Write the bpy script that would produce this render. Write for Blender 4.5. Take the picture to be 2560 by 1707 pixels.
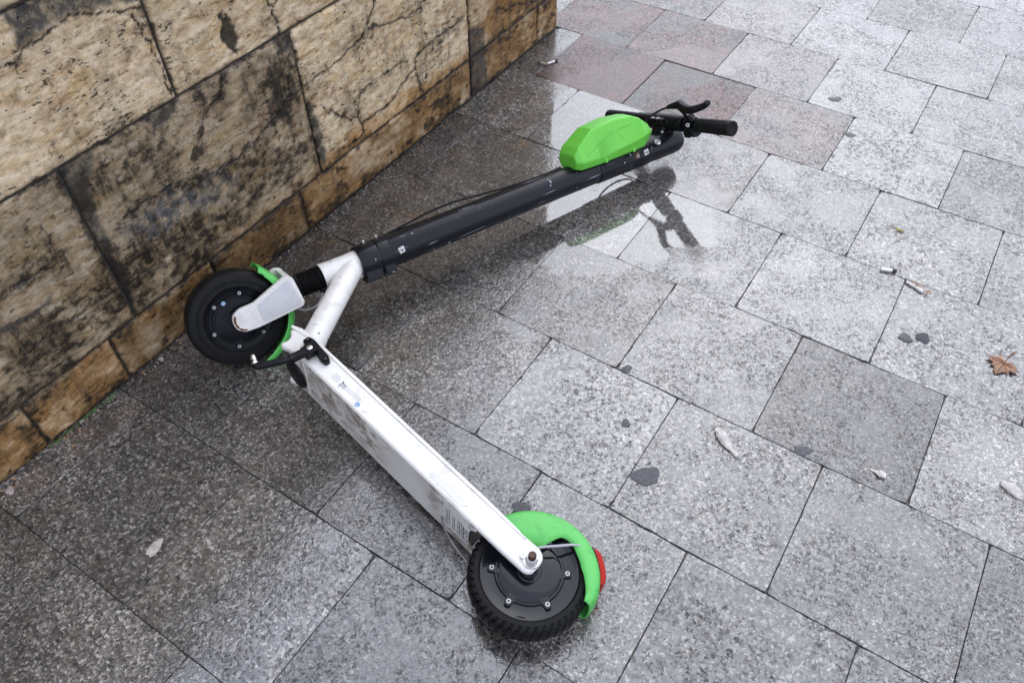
import bpy, bmesh, math, random
import numpy as np
from mathutils import Vector, Matrix, noise as mnoise

random.seed(7)
rng = np.random.default_rng(7)
scene = bpy.context.scene
for o in list(bpy.data.objects):
    bpy.data.objects.remove(o)
COL = scene.collection

# ------------------------------------------------------------------ camera
CAM_H = 1.2793
cam_d = bpy.data.cameras.new('camera')
cam = bpy.data.objects.new('camera', cam_d)
COL.objects.link(cam)
Rv = Vector((0.99996556, -0.00624699, -0.00546475))
Uv = Vector((0.0082999, 0.7526322, 0.65838885))
Fv = Vector((0.0, 0.65841153, -0.75265813))
m = Matrix((Rv, Uv, -Fv)).transposed().to_4x4()
m.translation = Vector((0, 0, CAM_H))
cam.matrix_world = m
cam_d.sensor_width = 36.0
cam_d.lens = 27.534
cam_d.clip_start = 0.05
cam_d.clip_end = 2000.0
cam_d.dof.use_dof = True
cam_d.dof.focus_distance = 1.42
cam_d.dof.aperture_fstop = 9.0
scene.camera = cam

# ------------------------------------------------------------------ sky, sun, exposure
SUN_EL, SUN_AZ = math.radians(44), math.radians(22)
w = bpy.data.worlds.new('World')
scene.world = w
w.use_nodes = True
nt = w.node_tree
nt.nodes.clear()
out = nt.nodes.new('ShaderNodeOutputWorld')
bg = nt.nodes.new('ShaderNodeBackground')
sky = nt.nodes.new('ShaderNodeTexSky')
sky.sky_type = 'NISHITA'
sky.sun_disc = False
sky.sun_elevation = SUN_EL
sky.sun_rotation = SUN_AZ
sky.air_density = 1.0
sky.dust_density = 6.0
sky.ozone_density = 1.0
hs = nt.nodes.new('ShaderNodeHueSaturation')
hs.inputs['Saturation'].default_value = 0.12
cl = nt.nodes.new('ShaderNodeMix')            # even overcast veil over the clear sky
cl.data_type = 'RGBA'
cl.inputs[0].default_value = 0.80
cl.inputs[7].default_value = (10.1, 11.0, 13.5, 1)
nt.links.new(sky.outputs[0], hs.inputs['Color'])
nt.links.new(hs.outputs[0], cl.inputs[6])
nt.links.new(cl.outputs[2], bg.inputs[0])
bg.inputs[1].default_value = 0.10
nt.links.new(bg.outputs[0], out.inputs[0])

sun_d = bpy.data.lights.new('sun', 'SUN')
sun_d.energy = 0.5
sun_d.angle = math.radians(75)
sun_d.color = (1.0, 0.99, 0.985)
sun = bpy.data.objects.new('sun', sun_d)
COL.objects.link(sun)
sd = Vector((math.sin(SUN_AZ) * math.cos(SUN_EL), math.cos(SUN_AZ) * math.cos(SUN_EL), math.sin(SUN_EL)))
sun.rotation_euler = sd.to_track_quat('Z', 'Y').to_euler()
sun.location = (2, -2, 4)

vs = scene.view_settings
vs.view_transform = 'Standard'
vs.look = 'None'
vs.exposure = 0.70
vs.gamma = 1.0
vs.use_curve_mapping = False
cy = scene.cycles
cy.max_bounces = 5; cy.diffuse_bounces = 2; cy.glossy_bounces = 3; cy.transmission_bounces = 1; cy.transparent_max_bounces = 2
cy.use_adaptive_sampling = True; cy.adaptive_threshold = 0.02
cy.caustics_reflective = False; cy.caustics_refractive = False

# ------------------------------------------------------------------ node helpers
class NT:
    """small helper round a material node tree"""
    def __init__(self, name):
        self.m = bpy.data.materials.new(name)
        self.m.use_nodes = True
        self.t = self.m.node_tree
        self.t.nodes.clear()
        self.out = self.t.nodes.new('ShaderNodeOutputMaterial')
        self.b = self.t.nodes.new('ShaderNodeBsdfPrincipled')
        self.t.links.new(self.b.outputs[0], self.out.inputs[0])
    def n(self, typ, **kw):
        nd = self.t.nodes.new('ShaderNode' + typ)
        for k, v in kw.items():
            setattr(nd, k, v)
        return nd
    def set(self, sock, v):
        if isinstance(v, bpy.types.NodeSocket):
            self.t.links.new(v, sock)
        elif v is not None:
            try:
                sock.default_value = v
            except Exception:
                sock.default_value = (*v, 1) if len(v) == 3 else v
    def p(self, **kw):
        for k, v in kw.items():
            self.set(self.b.inputs[k.replace('_', ' ')], v)
    def math(self, op, a, b=0.0, c=None, clamp=False):
        nd = self.n('Math', operation=op, use_clamp=clamp)
        self.set(nd.inputs[0], a); self.set(nd.inputs[1], b)
        if c is not None: self.set(nd.inputs[2], c)
        return nd.outputs[0]
    def vmath(self, op, a, b=None, s=None):
        nd = self.n('VectorMath', operation=op)
        self.set(nd.inputs[0], a)
        if b is not None: self.set(nd.inputs[1], b)
        if s is not None: self.set(nd.inputs['Scale'], s)
        return nd.outputs['Value'] if op in ('LENGTH', 'DISTANCE', 'DOT_PRODUCT') else nd.outputs[0]
    def mix(self, f, a, b, blend='MIX'):
        nd = self.n('Mix', data_type='RGBA', blend_type=blend)
        self.set(nd.inputs[0], f)
        for s, v in ((nd.inputs[6], a), (nd.inputs[7], b)):
            if isinstance(v, tuple) and len(v) == 3: v = (*v, 1)
            self.set(s, v)
        return nd.outputs[2]
    def fmix(self, f, a, b):
        nd = self.n('Mix', data_type='FLOAT')
        self.set(nd.inputs[0], f); self.set(nd.inputs[2], a); self.set(nd.inputs[3], b)
        return nd.outputs[0]
    def noise(self, vec, scale, detail=3, rough=0.5, dist=0.0, out='Fac'):
        nd = self.n('TexNoise')
        self.set(nd.inputs['Vector'], vec)
        nd.inputs['Scale'].default_value = scale
        nd.inputs['Detail'].default_value = detail
        nd.inputs['Roughness'].default_value = rough
        nd.inputs['Distortion'].default_value = dist
        return nd.outputs[out]
    def voro(self, vec, scale, feature='F1', out='Distance', rand=1.0):
        nd = self.n('TexVoronoi', feature=feature)
        self.set(nd.inputs['Vector'], vec)
        nd.inputs['Scale'].default_value = scale
        nd.inputs['Randomness'].default_value = rand
        return nd.outputs[out]
    def ramp(self, f, stops, interp='LINEAR'):
        nd = self.n('ValToRGB')
        cr = nd.color_ramp
        cr.interpolation = interp
        while len(cr.elements) < len(stops): cr.elements.new(0.5)
        for e, (pos, c) in zip(cr.elements, stops):
            e.position = pos
            if not isinstance(c, tuple): c = (c, c, c)
            e.color = (*c, 1)
        self.set(nd.inputs[0], f)
        return nd.outputs[0]
    def step(self, f, a, b):
        nd = self.n('MapRange', interpolation_type='SMOOTHSTEP')
        self.set(nd.inputs[0], f)
        nd.inputs[1].default_value = a; nd.inputs[2].default_value = b
        return nd.outputs[0]
    def bump(self, h, strength, dist, normal=None):
        nd = self.n('Bump')
        self.set(nd.inputs['Height'], h)
        self.set(nd.inputs['Strength'], strength)
        nd.inputs['Distance'].default_value = dist
        if normal is not None: self.set(nd.inputs['Normal'], normal)
        return nd.outputs[0]
    def attr(self, name):
        nd = self.n('Attribute', attribute_name=name)
        return nd.outputs['Fac']
    def pos(self):
        return self.n('NewGeometry').outputs['Position']

def plain(name, col, rough=0.5, metal=0.0, coat=0.0, coat_rough=0.1, spec=0.5, grain=0.0, gscale=400):
    t = NT(name)
    c = (*col, 1)
    if grain:
        nz = t.noise(t.pos(), gscale * 0.2, 4)
        c = t.mix(t.step(nz, 0.3, 0.75), tuple(x * (1 - grain) for x in col), tuple(min(1, x * (1 + grain)) for x in col))
        t.p(Normal=t.bump(t.noise(t.pos(), gscale, 3), 0.15, 0.001))
        t.p(Roughness=t.fmix(t.step(nz, 0.3, 0.7), rough * 0.8, min(1, rough * 1.25)))
    else:
        t.p(Roughness=rough)
    t.p(Base_Color=c, Metallic=metal)
    t.b.inputs['Coat Weight'].default_value = coat
    t.b.inputs['Coat Roughness'].default_value = coat_rough
    t.b.inputs['Specular IOR Level'].default_value = spec
    return t.m

# ------------------------------------------------------------------ granite paving material
PUDDLES = [  # centre x, y, half length, half width, angle   (still water lying on the paving)
    (0.28, 1.52, 0.30, 0.17, 0.35), (0.24, 2.00, 0.22, 0.14, 1.1), (0.45, 2.22, 0.30, 0.12, 0.35)]

def granite(name, far=False):
    t = NT(name)
    pos = t.pos()
    oi = t.n('ObjectInfo')
    sep = t.n('SeparateColor'); t.set(sep.inputs[0], oi.outputs['Color'])
    tone, red_refl, stain = sep.outputs[0], sep.outputs[1], sep.outputs[2]
    rnd = oi.outputs['Random']
    cmb = t.n('CombineXYZ')
    t.set(cmb.inputs[0], t.math('MULTIPLY', rnd, 13.7)); t.set(cmb.inputs[1], t.math('MULTIPLY', rnd, 7.3)); t.set(cmb.inputs[2], t.math('MULTIPLY', rnd, 3.1))
    p = t.vmath('SCALE', t.vmath('ADD', pos, cmb.outputs[0]), s=t.math('ADD', 0.82, t.math('MULTIPLY', t.math('FRACT', t.math('MULTIPLY', rnd, 17.3)), 0.42)))
    wob = t.noise(p, 190, 1, 0.6, out='Color')
    pw = t.vmath('ADD', p, t.vmath('SCALE', t.vmath('SUBTRACT', wob, (0.5, 0.5, 0.5)), s=0.0085))
    # mineral grains
    v = t.n('TexVoronoi', feature='F1'); t.set(v.inputs['Vector'], pw); v.inputs['Scale'].default_value = 275
    s1 = t.n('SeparateColor'); t.set(s1.inputs[0], v.outputs['Color'])
    g1 = t.ramp(s1.outputs[0], [(0.0, (0.005, 0.005, 0.006)), (0.17, (0.010, 0.010, 0.011)), (0.25, (0.026, 0.024, 0.022)), (0.46, (0.052, 0.048, 0.044)),
                                (0.62, (0.100, 0.090, 0.079)), (0.82, (0.165, 0.151, 0.136)), (1.0, (0.42, 0.395, 0.36))])
    v2 = t.n('TexVoronoi', feature='F1'); t.set(v2.inputs['Vector'], t.vmath('ADD', pw, (3.3, 1.2, 0.4))); v2.inputs['Scale'].default_value = 125
    s2 = t.n('SeparateColor'); t.set(s2.inputs[0], v2.outputs['Color'])
    g2 = t.ramp(s2.outputs[1], [(0.0, (0.010, 0.010, 0.011)), (0.12, (0.020, 0.020, 0.021)), (0.22, (0.078, 0.073, 0.068)), (0.7, (0.105, 0.097, 0.089)), (0.9, (0.165, 0.125, 0.098)), (1.0, (0.25, 0.225, 0.20))])
    col = t.mix(0.30, g1, g2)
    big = t.noise(p, 6.0, 3, 0.6)
    col = t.mix(1.0, col, t.ramp(big, [(0.25, 0.50), (0.5, 0.88), (0.8, 1.35)]), 'MULTIPLY')
    tn = t.n('CombineColor'); [t.set(tn.inputs[i], t.math('MULTIPLY', tone, 2.0)) for i in range(3)]
    col = t.mix(1.0, col, tn.outputs[0], 'MULTIPLY')
    # red reflection painted into the stone colour, and rusty brown soiling
    col = t.mix(t.math('MULTIPLY', red_refl, t.step(big, 0.30, 0.55)), col, t.mix(1.0, col, (1.0, 0.44, 0.38), 'MULTIPLY'))
    dn = t.noise(p, 15, 4, 0.65)
    col = t.mix(t.math('MULTIPLY', t.math('MULTIPLY', stain, t.step(dn, 0.40, 0.64)), 0.85), col, t.mix(1.0, col, (0.66, 0.54, 0.42), 'MULTIPLY'))
    rust = t.math('MULTIPLY', t.step(dn, 0.665, 0.73), t.step(s1.outputs[1], 0.3, 0.6))
    col = t.mix(t.math('MULTIPLY', rust, t.math('ADD', t.math('MULTIPLY', stain, 0.5), 0.08)), col, (0.22, 0.115, 0.035))
    if far:
        br = t.n('TexBrick'); t.set(br.inputs['Vector'], pos)
        br.inputs['Scale'].default_value = 1.0
        br.inputs['Brick Width'].default_value = 0.3; br.inputs['Row Height'].default_value = 0.3
        br.inputs['Mortar Size'].default_value = 0.002
        col = t.mix(br.outputs['Fac'], col, (0.03, 0.03, 0.03))
    t.p(Base_Color=col, Roughness=0.5)
    t.b.inputs['Specular IOR Level'].default_value = 0.3
    # water film
    sx = t.n('SeparateXYZ'); t.set(sx.inputs[0], pos)
    wn = t.noise(pos, 8, 4, 0.62)
    warp = t.math('MULTIPLY', t.math('SUBTRACT', wn, 0.5), 1.5)
    pud = 0.0
    for (cx, cy, a, b, ang) in PUDDLES:
        dx = t.math('SUBTRACT', sx.outputs[0], cx); dy = t.math('SUBTRACT', sx.outputs[1], cy)
        c, s = math.cos(ang), math.sin(ang)
        ux = t.math('ADD', t.math('MULTIPLY', dx, c / a), t.math('MULTIPLY', dy, s / a))
        uy = t.math('ADD', t.math('MULTIPLY', dx, -s / b), t.math('MULTIPLY', dy, c / b))
        r = t.math('SQRT', t.math('ADD', t.math('MULTIPLY', ux, ux), t.math('MULTIPLY', uy, uy)))
        k = t.step(t.math('ADD', r, warp), 1.08, 0.86)
        pud = t.math('MAXIMUM', k, pud)
    film = t.step(wn, 0.46, 0.60)                          # smoother, fuller water film in places
    smooth = t.math('MAXIMUM', pud, t.math('MULTIPLY', film, 0.62))
    wave = t.noise(p, 150, 2, 0.7)
    gw = t.ramp(t.math('ADD', t.math('MULTIPLY', s1.outputs[2], 0.6), t.math('MULTIPLY', s2.outputs[2], 0.4)), [(0.18, 0.14), (0.40, 0.52), (0.60, 1.0)])
    t.p(Coat_Weight=t.math('MULTIPLY', oi.outputs['Alpha'], t.fmix(smooth, gw, 1.0)))
    t.b.inputs['Coat IOR'].default_value = COAT_IOR
    t.p(Coat_Roughness=t.fmix(smooth, 0.07, 0.008))
    t.p(Coat_Normal=t.bump(wave, t.fmix(smooth, 0.26, 0.016), 0.0034))
    return t.m

COAT_IOR = 2.2
GRANITE = granite('wet_granite')
GRANITE_FAR = granite('wet_granite_far', far=True)

def mortar_mat():
    t = NT('joint_mortar')
    n = t.noise(t.pos(), 60, 4, 0.6)
    t.p(Base_Color=t.ramp(n, [(0.3, (0.02, 0.019, 0.018)), (0.5, (0.06, 0.056, 0.05)), (0.7, (0.14, 0.13, 0.12))]), Roughness=0.6)
    t.p(Normal=t.bump(t.noise(t.pos(), 300, 3), 0.5, 0.002))
    return t.m
MORTAR = mortar_mat()

# ------------------------------------------------------------------ mesh helpers
class MB:
    def __init__(self):
        self.v = []; self.f = []; self.mi = []
    def add(self, vs_, fs_, mi=0):
        o = len(self.v)
        self.v += [tuple(map(float, q)) for q in vs_]
        self.f += [tuple(i + o for i in f) for f in fs_]
        self.mi += [mi] * len(fs_)
        return self
    def box(self, c, half, rot=None, mi=0, taper=1.0):
        c = np.array(c, float); h = np.array(half, float)
        R = np.eye(3) if rot is None else np.array(rot)
        vs_ = []
        for sz in (-1, 1):
            k = taper if sz > 0 else 1.0
            for sx, sy in ((-1, -1), (1, -1), (1, 1), (-1, 1)):
                vs_.append(c + R @ (np.array([sx * k, sy * k, sz]) * h))
        return self.add(vs_, [(3, 2, 1, 0), (4, 5, 6, 7), (0, 1, 5, 4), (1, 2, 6, 5), (2, 3, 7, 6), (3, 0, 4, 7)], mi)
    def rings(self, rings, closed=True, cap=True, mi=0, loop=False):
        n = len(rings[0]); vs_ = [q for r in rings for q in r]; fs = []
        m_ = len(rings)
        for i in range(m_ if loop else m_ - 1):
            a = i * n; b = ((i + 1) % m_) * n
            for j in range(n if closed else n - 1):
                k = (j + 1) % n
                fs.append((a + j, a + k, b + k, b + j))
        if cap and not loop:
            fs.append(tuple(range(n - 1, -1, -1))); fs.append(tuple((m_ - 1) * n + j for j in range(n)))
        return self.add(vs_, fs, mi)
    def lathe(self, prof, c=(0, 0, 0), axis=1, n=48, mi=0, dirs=None, cap=True):
        """prof: (radius, offset along axis)"""
        c = np.array(c, float)
        if dirs is None:
            e = np.eye(3); A = e[axis]; X = e[(axis + 1) % 3]; Y = e[(axis + 2) % 3]
        else:
            A = np.array(dirs, float); A /= np.linalg.norm(A)
            X = np.cross(A, (0.31, 0.62, 0.71)); X /= np.linalg.norm(X); Y = np.cross(A, X)
        rg = []
        for r, a in prof:
            r = max(r, 1e-5)
            rg.append([c + A * a + r * (math.cos(2 * math.pi * j / n) * X + math.sin(2 * math.pi * j / n) * Y) for j in range(n)])
        return self.rings(rg, mi=mi, cap=cap)
    def tube(self, pts, rad, n=12, mi=0, flat=None):
        P = [np.array(q, float) for q in pts]
        if not hasattr(rad, '__len__'): rad = [rad] * len(P)
        rg = []; up = None
        for i, q in enumerate(P):
            d = P[min(i + 1, len(P) - 1)] - P[max(i - 1, 0)]
            d /= np.linalg.norm(d) + 1e-12
            if up is None:
                up = np.cross(d, (0.23, 0.41, 0.88)); up /= np.linalg.norm(up)
            up = up - d * (up @ d); up /= np.linalg.norm(up)
            sd_ = np.cross(d, up)
            rg.append([q + rad[i] * (math.cos(2 * math.pi * j / n) * up + math.sin(2 * math.pi * j / n) * sd_) for j in range(n)])
        return self.rings(rg, mi=mi)
    def prism(self, poly, fn, a, b, mi=0):
        """poly of (p, q) pairs, fn(p, q, t) -> xyz, from t=a to t=b"""
        n = len(poly)
        vs_ = [fn(p, q, a) for p, q in poly] + [fn(p, q, b) for p, q in poly]
        fs = [tuple(range(n - 1, -1, -1)), tuple(range(n, 2 * n))] + [(i, (i + 1) % n, n + (i + 1) % n, n + i) for i in range(n)]
        return self.add(vs_, fs, mi)

def smooth_path(pts, n=6):
    """Catmull-Rom through pts"""
    P = [np.array(q, float) for q in pts]
    P = [2 * P[0] - P[1]] + P + [2 * P[-1] - P[-2]]
    res = []
    for i in range(1, len(P) - 2):
        for k in range(n):
            t_ = k / n
            a, b, c, d = P[i - 1], P[i], P[i + 1], P[i + 2]
            res.append(0.5 * ((2 * b) + (c - a) * t_ + (2 * a - 5 * b + 4 * c - d) * t_ ** 2 + (3 * b - a - 3 * c + d) * t_ ** 3))
    res.append(P[-2])
    return res

def round_poly(poly, r, n=4):
    out_ = []
    N = len(poly)
    for i in range(N):
        p0 = np.array(poly[i - 1], float); p1 = np.array(poly[i], float); p2 = np.array(poly[(i + 1) % N], float)
        a = p0 - p1; b = p2 - p1
        k = min(r, 0.45 * np.linalg.norm(a), 0.45 * np.linalg.norm(b))
        A = p1 + a / np.linalg.norm(a) * k; Bq = p1 + b / np.linalg.norm(b) * k
        for j in range(n + 1):
            t_ = j / n
            out_.append(tuple((1 - t_) ** 2 * A + 2 * t_ * (1 - t_) * p1 + t_ ** 2 * Bq))
    return out_

def link(name, mesh, parent=None, loc=None):
    o = bpy.data.objects.new(name, mesh)
    COL.objects.link(o)
    if parent is not None: o.parent = parent
    if loc is not None: o.location = loc
    return o

def finish(mesh, ang=35, smooth=True):
    bm = bmesh.new(); bm.from_mesh(mesh)
    bmesh.ops.remove_doubles(bm, verts=bm.verts, dist=1e-6)
    bmesh.ops.recalc_face_normals(bm, faces=bm.faces)
    bm.to_mesh(mesh); bm.free()
    if smooth:
        mesh.shade_smooth()
        mesh.set_sharp_from_angle(angle=math.radians(ang))

def build(name, mb, mats, parent=None, fn=None, origin=(0, 0, 0), ang=35, smooth=True, bevel=0.0, solid=0.0):
    V = np.array(mb.v, float)
    if fn is not None: V = fn(V)
    V = V - np.array(origin, float)
    me = bpy.data.meshes.new(name)
    me.from_pydata([tuple(q) for q in V], [], mb.f)
    if not isinstance(mats, (list, tuple)): mats = [mats]
    for mt in mats: me.materials.append(mt)
    if len(mats) > 1:
        me.polygons.foreach_set('material_index', mb.mi)
    finish(me, ang, smooth)
    o = link(name, me, parent)
    if parent is None: o.location = origin
    if solid:
        md = o.modifiers.new('solid', 'SOLIDIFY'); md.thickness = solid; md.offset = -1
    if bevel:
        md = o.modifiers.new('bevel', 'BEVEL'); md.width = bevel; md.segments = 2; md.limit_method = 'ANGLE'; md.angle_limit = math.radians(40)
        md.harden_normals = False
    return o

def tag(o, label=None, cat=None, group=None, kind=None):
    if label: o['label'] = label
    if cat: o['category'] = cat
    if group: o['group'] = group
    if kind: o['kind'] = kind
    return o

# ------------------------------------------------------------------ ground and paving slabs
TU = np.array([0.8368, -0.5475, 0.0]); TV = np.array([0.5475, 0.8368, 0.0])
ANG_T = math.atan2(TU[1], TU[0])
V0 = 0.0915
U_EVEN, U_ODD = 0.0555, 0.2125
WALL_U, WALL_END_V = -1.2335, 2.187

me = bpy.data.meshes.new('ground')
S_ = 400
me.from_pydata([(-S_, -S_, 0), (S_, -S_, 0), (S_, S_, 0), (-S_, S_, 0)], [], [(0, 1, 2, 3)])
me.materials.append(GRANITE_FAR)
g = link('ground', me); g.location = (0, 0, -0.030); tag(g, kind='structure')
g.color = (0.5, 0, 0, 1)

U_MIN, U_MAX, K_MIN, K_MAX = -2.35, 1.30, -4, 13
me = bpy.data.meshes.new('pavement')
c4 = [U_MIN * TU + (V0 + K_MIN * 0.3) * TV, U_MAX * TU + (V0 + K_MIN * 0.3) * TV, U_MAX * TU + (V0 + (K_MAX + 1) * 0.3) * TV, U_MIN * TU + (V0 + (K_MAX + 1) * 0.3) * TV]
me.from_pydata([tuple(q) for q in c4], [], [(0, 1, 2, 3)])
me.materials.append(MORTAR)
pav = link('pavement', me); pav.location = (0, 0, -0.0045); tag(pav, kind='structure')

def slab_mesh(lu, lv, seed, n=14):
    r = random.Random(seed)
    gap = 0.00035
    hu, hv = lu / 2 - gap, lv / 2 - gap
    per = []
    nu = max(3, int(n * lu / 0.3)); nv = max(3, int(n * lv / 0.3))
    for i in range(nu): per.append((-hu + 2 * hu * i / nu, -hv, 0, 1))
    for i in range(nv): per.append((hu, -hv + 2 * hv * i / nv, -1, 0))
    for i in range(nu): per.append((hu - 2 * hu * i / nu, hv, 0, -1))
    for i in range(nv): per.append((-hu, hv - 2 * hv * i / nv, 1, 0))
    corner = {0, nu, nu + nv, 2 * nu + nv}
    outer, mid, top = [], [], []
    for i, (a, b, na, nb) in enumerate(per):
        j = abs(r.gauss(0, 0.00028))
        ch = 0.0004 + abs(r.gauss(0, 0.00035))
        if r.random() < 0.05: j += 0.0015; ch += 0.0012
        sa = 1 if a < 0 else -1; sb = 1 if b < 0 else -1
        if i in corner:
            k = 0.0012 + abs(r.gauss(0, 0.0012))
            outer.append((a + sa * k, b + sb * k)); top.append((a + sa * (k + ch), b + sb * (k + ch)))
        else:
            outer.append((a + na * j, b + nb * j)); top.append((a + na * (j + ch), b + nb * (j + ch)))
    N = len(per)
    vs_ = [(x, y, 0) for x, y in top] + [(x, y, -0.0010) for x, y in outer] + [(x, y, -0.02) for x, y in outer]
    fs = [tuple(range(N))]
    for i in range(N):
        k = (i + 1) % N
        fs.append((N + i, N + k, k, i)); fs.append((2 * N + i, 2 * N + k, N + k, N + i))
    me = bpy.data.meshes.new('slab')
    me.from_pydata(vs_, [], fs)
    me.materials.append(GRANITE)
    return me

VARIANTS = [slab_mesh(0.3, 0.3, 100 + i) for i in range(8)]
# slabs that look different in the photograph: (row, u of centre) -> tone, red_refl, stain, dz
SPECIAL = {}
def special(u, v, **kw): SPECIAL[(round(u, 2), round(v, 2))] = kw
slabs = []
for k in range(K_MIN, K_MAX + 1):
    v0 = V0 + 0.3 * k; v1 = v0 + 0.3
    off = U_EVEN if k % 2 == 0 else U_ODD
    behind = v0 >= WALL_END_V - 0.02
    umin = U_MIN if behind else WALL_U
    i0 = math.floor((umin - off) / 0.3)
    i1 = math.ceil((U_MAX - off) / 0.3)
    for i in range(i0, i1):
        a = off + 0.3 * i; b = a + 0.3
        cut = False
        if a < umin: a = umin; cut = True
        if b - a < 0.012: continue
        cu, cv = (a + b) / 2, (v0 + v1) / 2
        if cut: me = slab_mesh(b - a, 0.3, 900 + k * 40 + i)
        else: me = random.choice(VARIANTS)
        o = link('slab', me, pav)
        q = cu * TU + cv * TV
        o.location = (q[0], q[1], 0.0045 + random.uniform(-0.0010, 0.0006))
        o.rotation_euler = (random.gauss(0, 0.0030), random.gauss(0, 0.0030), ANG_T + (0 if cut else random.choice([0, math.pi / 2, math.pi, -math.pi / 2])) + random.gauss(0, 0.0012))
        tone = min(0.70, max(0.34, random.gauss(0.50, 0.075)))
        red_refl = 0.0
        stain = max(0.0, min(1.0, random.gauss(0.15, 0.15)))
        d = cu - WALL_U
        if d < 0.75 and cv < WALL_END_V + 0.1:      # stained slabs by the wall; its dark reflection is also painted into tone
            f_ = 1 - max(0, d - 0.1) / 0.65
            stain = min(1.0, 0.5 + 0.5 * f_ * random.random()); tone = max(0.30, tone - (0.15 if cv > 0.55 else 0.04) * f_)
            if cv < 0.55: stain *= 0.55
        slabs.append((o, cu, cv))
        o['u'] = cu; o['v'] = cv
        o.color = (tone, red_refl, stain, min(1.0, max(0.66, random.gauss(0.88, 0.09))))

def slab_at(x, y):
    u = x * TU[0] + y * TU[1]; v = x * TV[0] + y * TV[1]
    return min(slabs, key=lambda s: abs(s[1] - u) + abs(s[2] - v))[0]
def setc(x, y, tone=None, red_refl=None, stain=None, dz=0.0, wet=None):
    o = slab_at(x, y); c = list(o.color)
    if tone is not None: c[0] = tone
    if red_refl is not None: c[1] = red_refl
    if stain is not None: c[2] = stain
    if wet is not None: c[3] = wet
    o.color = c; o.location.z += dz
# red reflection painted into these slabs' colour, then single darker and lighter slabs
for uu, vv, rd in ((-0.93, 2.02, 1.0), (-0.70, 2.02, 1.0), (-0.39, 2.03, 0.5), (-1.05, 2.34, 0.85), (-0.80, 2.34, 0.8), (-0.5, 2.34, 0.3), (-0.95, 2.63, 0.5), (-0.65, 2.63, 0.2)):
    q = uu * TU + vv * TV; setc(q[0], q[1], red_refl=rd, stain=0.35, tone=0.5 - 0.12 * rd, wet=0.92 - 0.55 * rd)
q = -0.78 * TU + 2.02 * TV; setc(q[0], q[1], dz=-0.0022)
setc(0.62, 0.93, tone=0.36, stain=0.3, wet=0.62)
setc(-0.62, 0.30, tone=0.62, stain=0.2, wet=1.0); setc(-0.42, 0.52, tone=0.58, stain=0.15, wet=1.0); setc(-0.72, 0.40, tone=0.64, stain=0.3)
for s in slabs:
    del s[0]['u']; del s[0]['v']

# ------------------------------------------------------------------ travertine wall
def vnoise(x, y, seed=0):
    xi = np.floor(x).astype(np.int64); yi = np.floor(y).astype(np.int64)
    xf = x - xi; yf_ = y - yi
    def h(a, b):
        n = (a * 374761393 + b * 668265263 + seed * 1442695041) & 0x7fffffff
        n = ((n ^ (n >> 13)) * 1274126177) & 0x7fffffff
        return ((n ^ (n >> 16)) & 0xffff) / 65535.0
    u = xf * xf * (3 - 2 * xf); v = yf_ * yf_ * (3 - 2 * yf_)
    return (h(xi, yi) * (1 - u) + h(xi + 1, yi) * u) * (1 - v) + (h(xi, yi + 1) * (1 - u) + h(xi + 1, yi + 1) * u) * v
def fbm(x, y, seed=0, oct_=4, rough=0.5):
    s = np.zeros_like(x, dtype=float); a = 1.0; t = 0.0
    for i in range(oct_):
        s += a * vnoise(x * 2 ** i + 17.3 * i, y * 2 ** i - 9.1 * i, seed + i); t += a; a *= rough
    return s / t
def sstep(x, a, b):
    t = np.clip((x - a) / (b - a), 0, 1); return t * t * (3 - 2 * t)
def seg_dist(px, py, pts):
    d = np.full(px.shape, 9.0)
    for (ax, ay), (bx, by) in zip(pts[:-1], pts[1:]):
        vx, vy = bx - ax, by - ay
        t = np.clip(((px - ax) * vx + (py - ay) * vy) / (vx * vx + vy * vy + 1e-12), 0, 1)
        d = np.minimum(d, np.hypot(px - ax - t * vx, py - ay - t * vy))
    return d
def poly_mask(px, py, poly, soft):
    ins = np.zeros(px.shape, bool)
    N = len(poly)
    for i in range(N):
        x0, y0 = poly[i - 1]; x1, y1 = poly[i]
        if y0 == y1: continue
        c = ((y0 > py) != (y1 > py)) & (px < (x1 - x0) * (py - y0) / (y1 - y0) + x0)
        ins ^= c
    d = seg_dist(px, py, list(poly) + [poly[0]])
    return sstep(np.where(ins, d, -d), -soft, soft)

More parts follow.
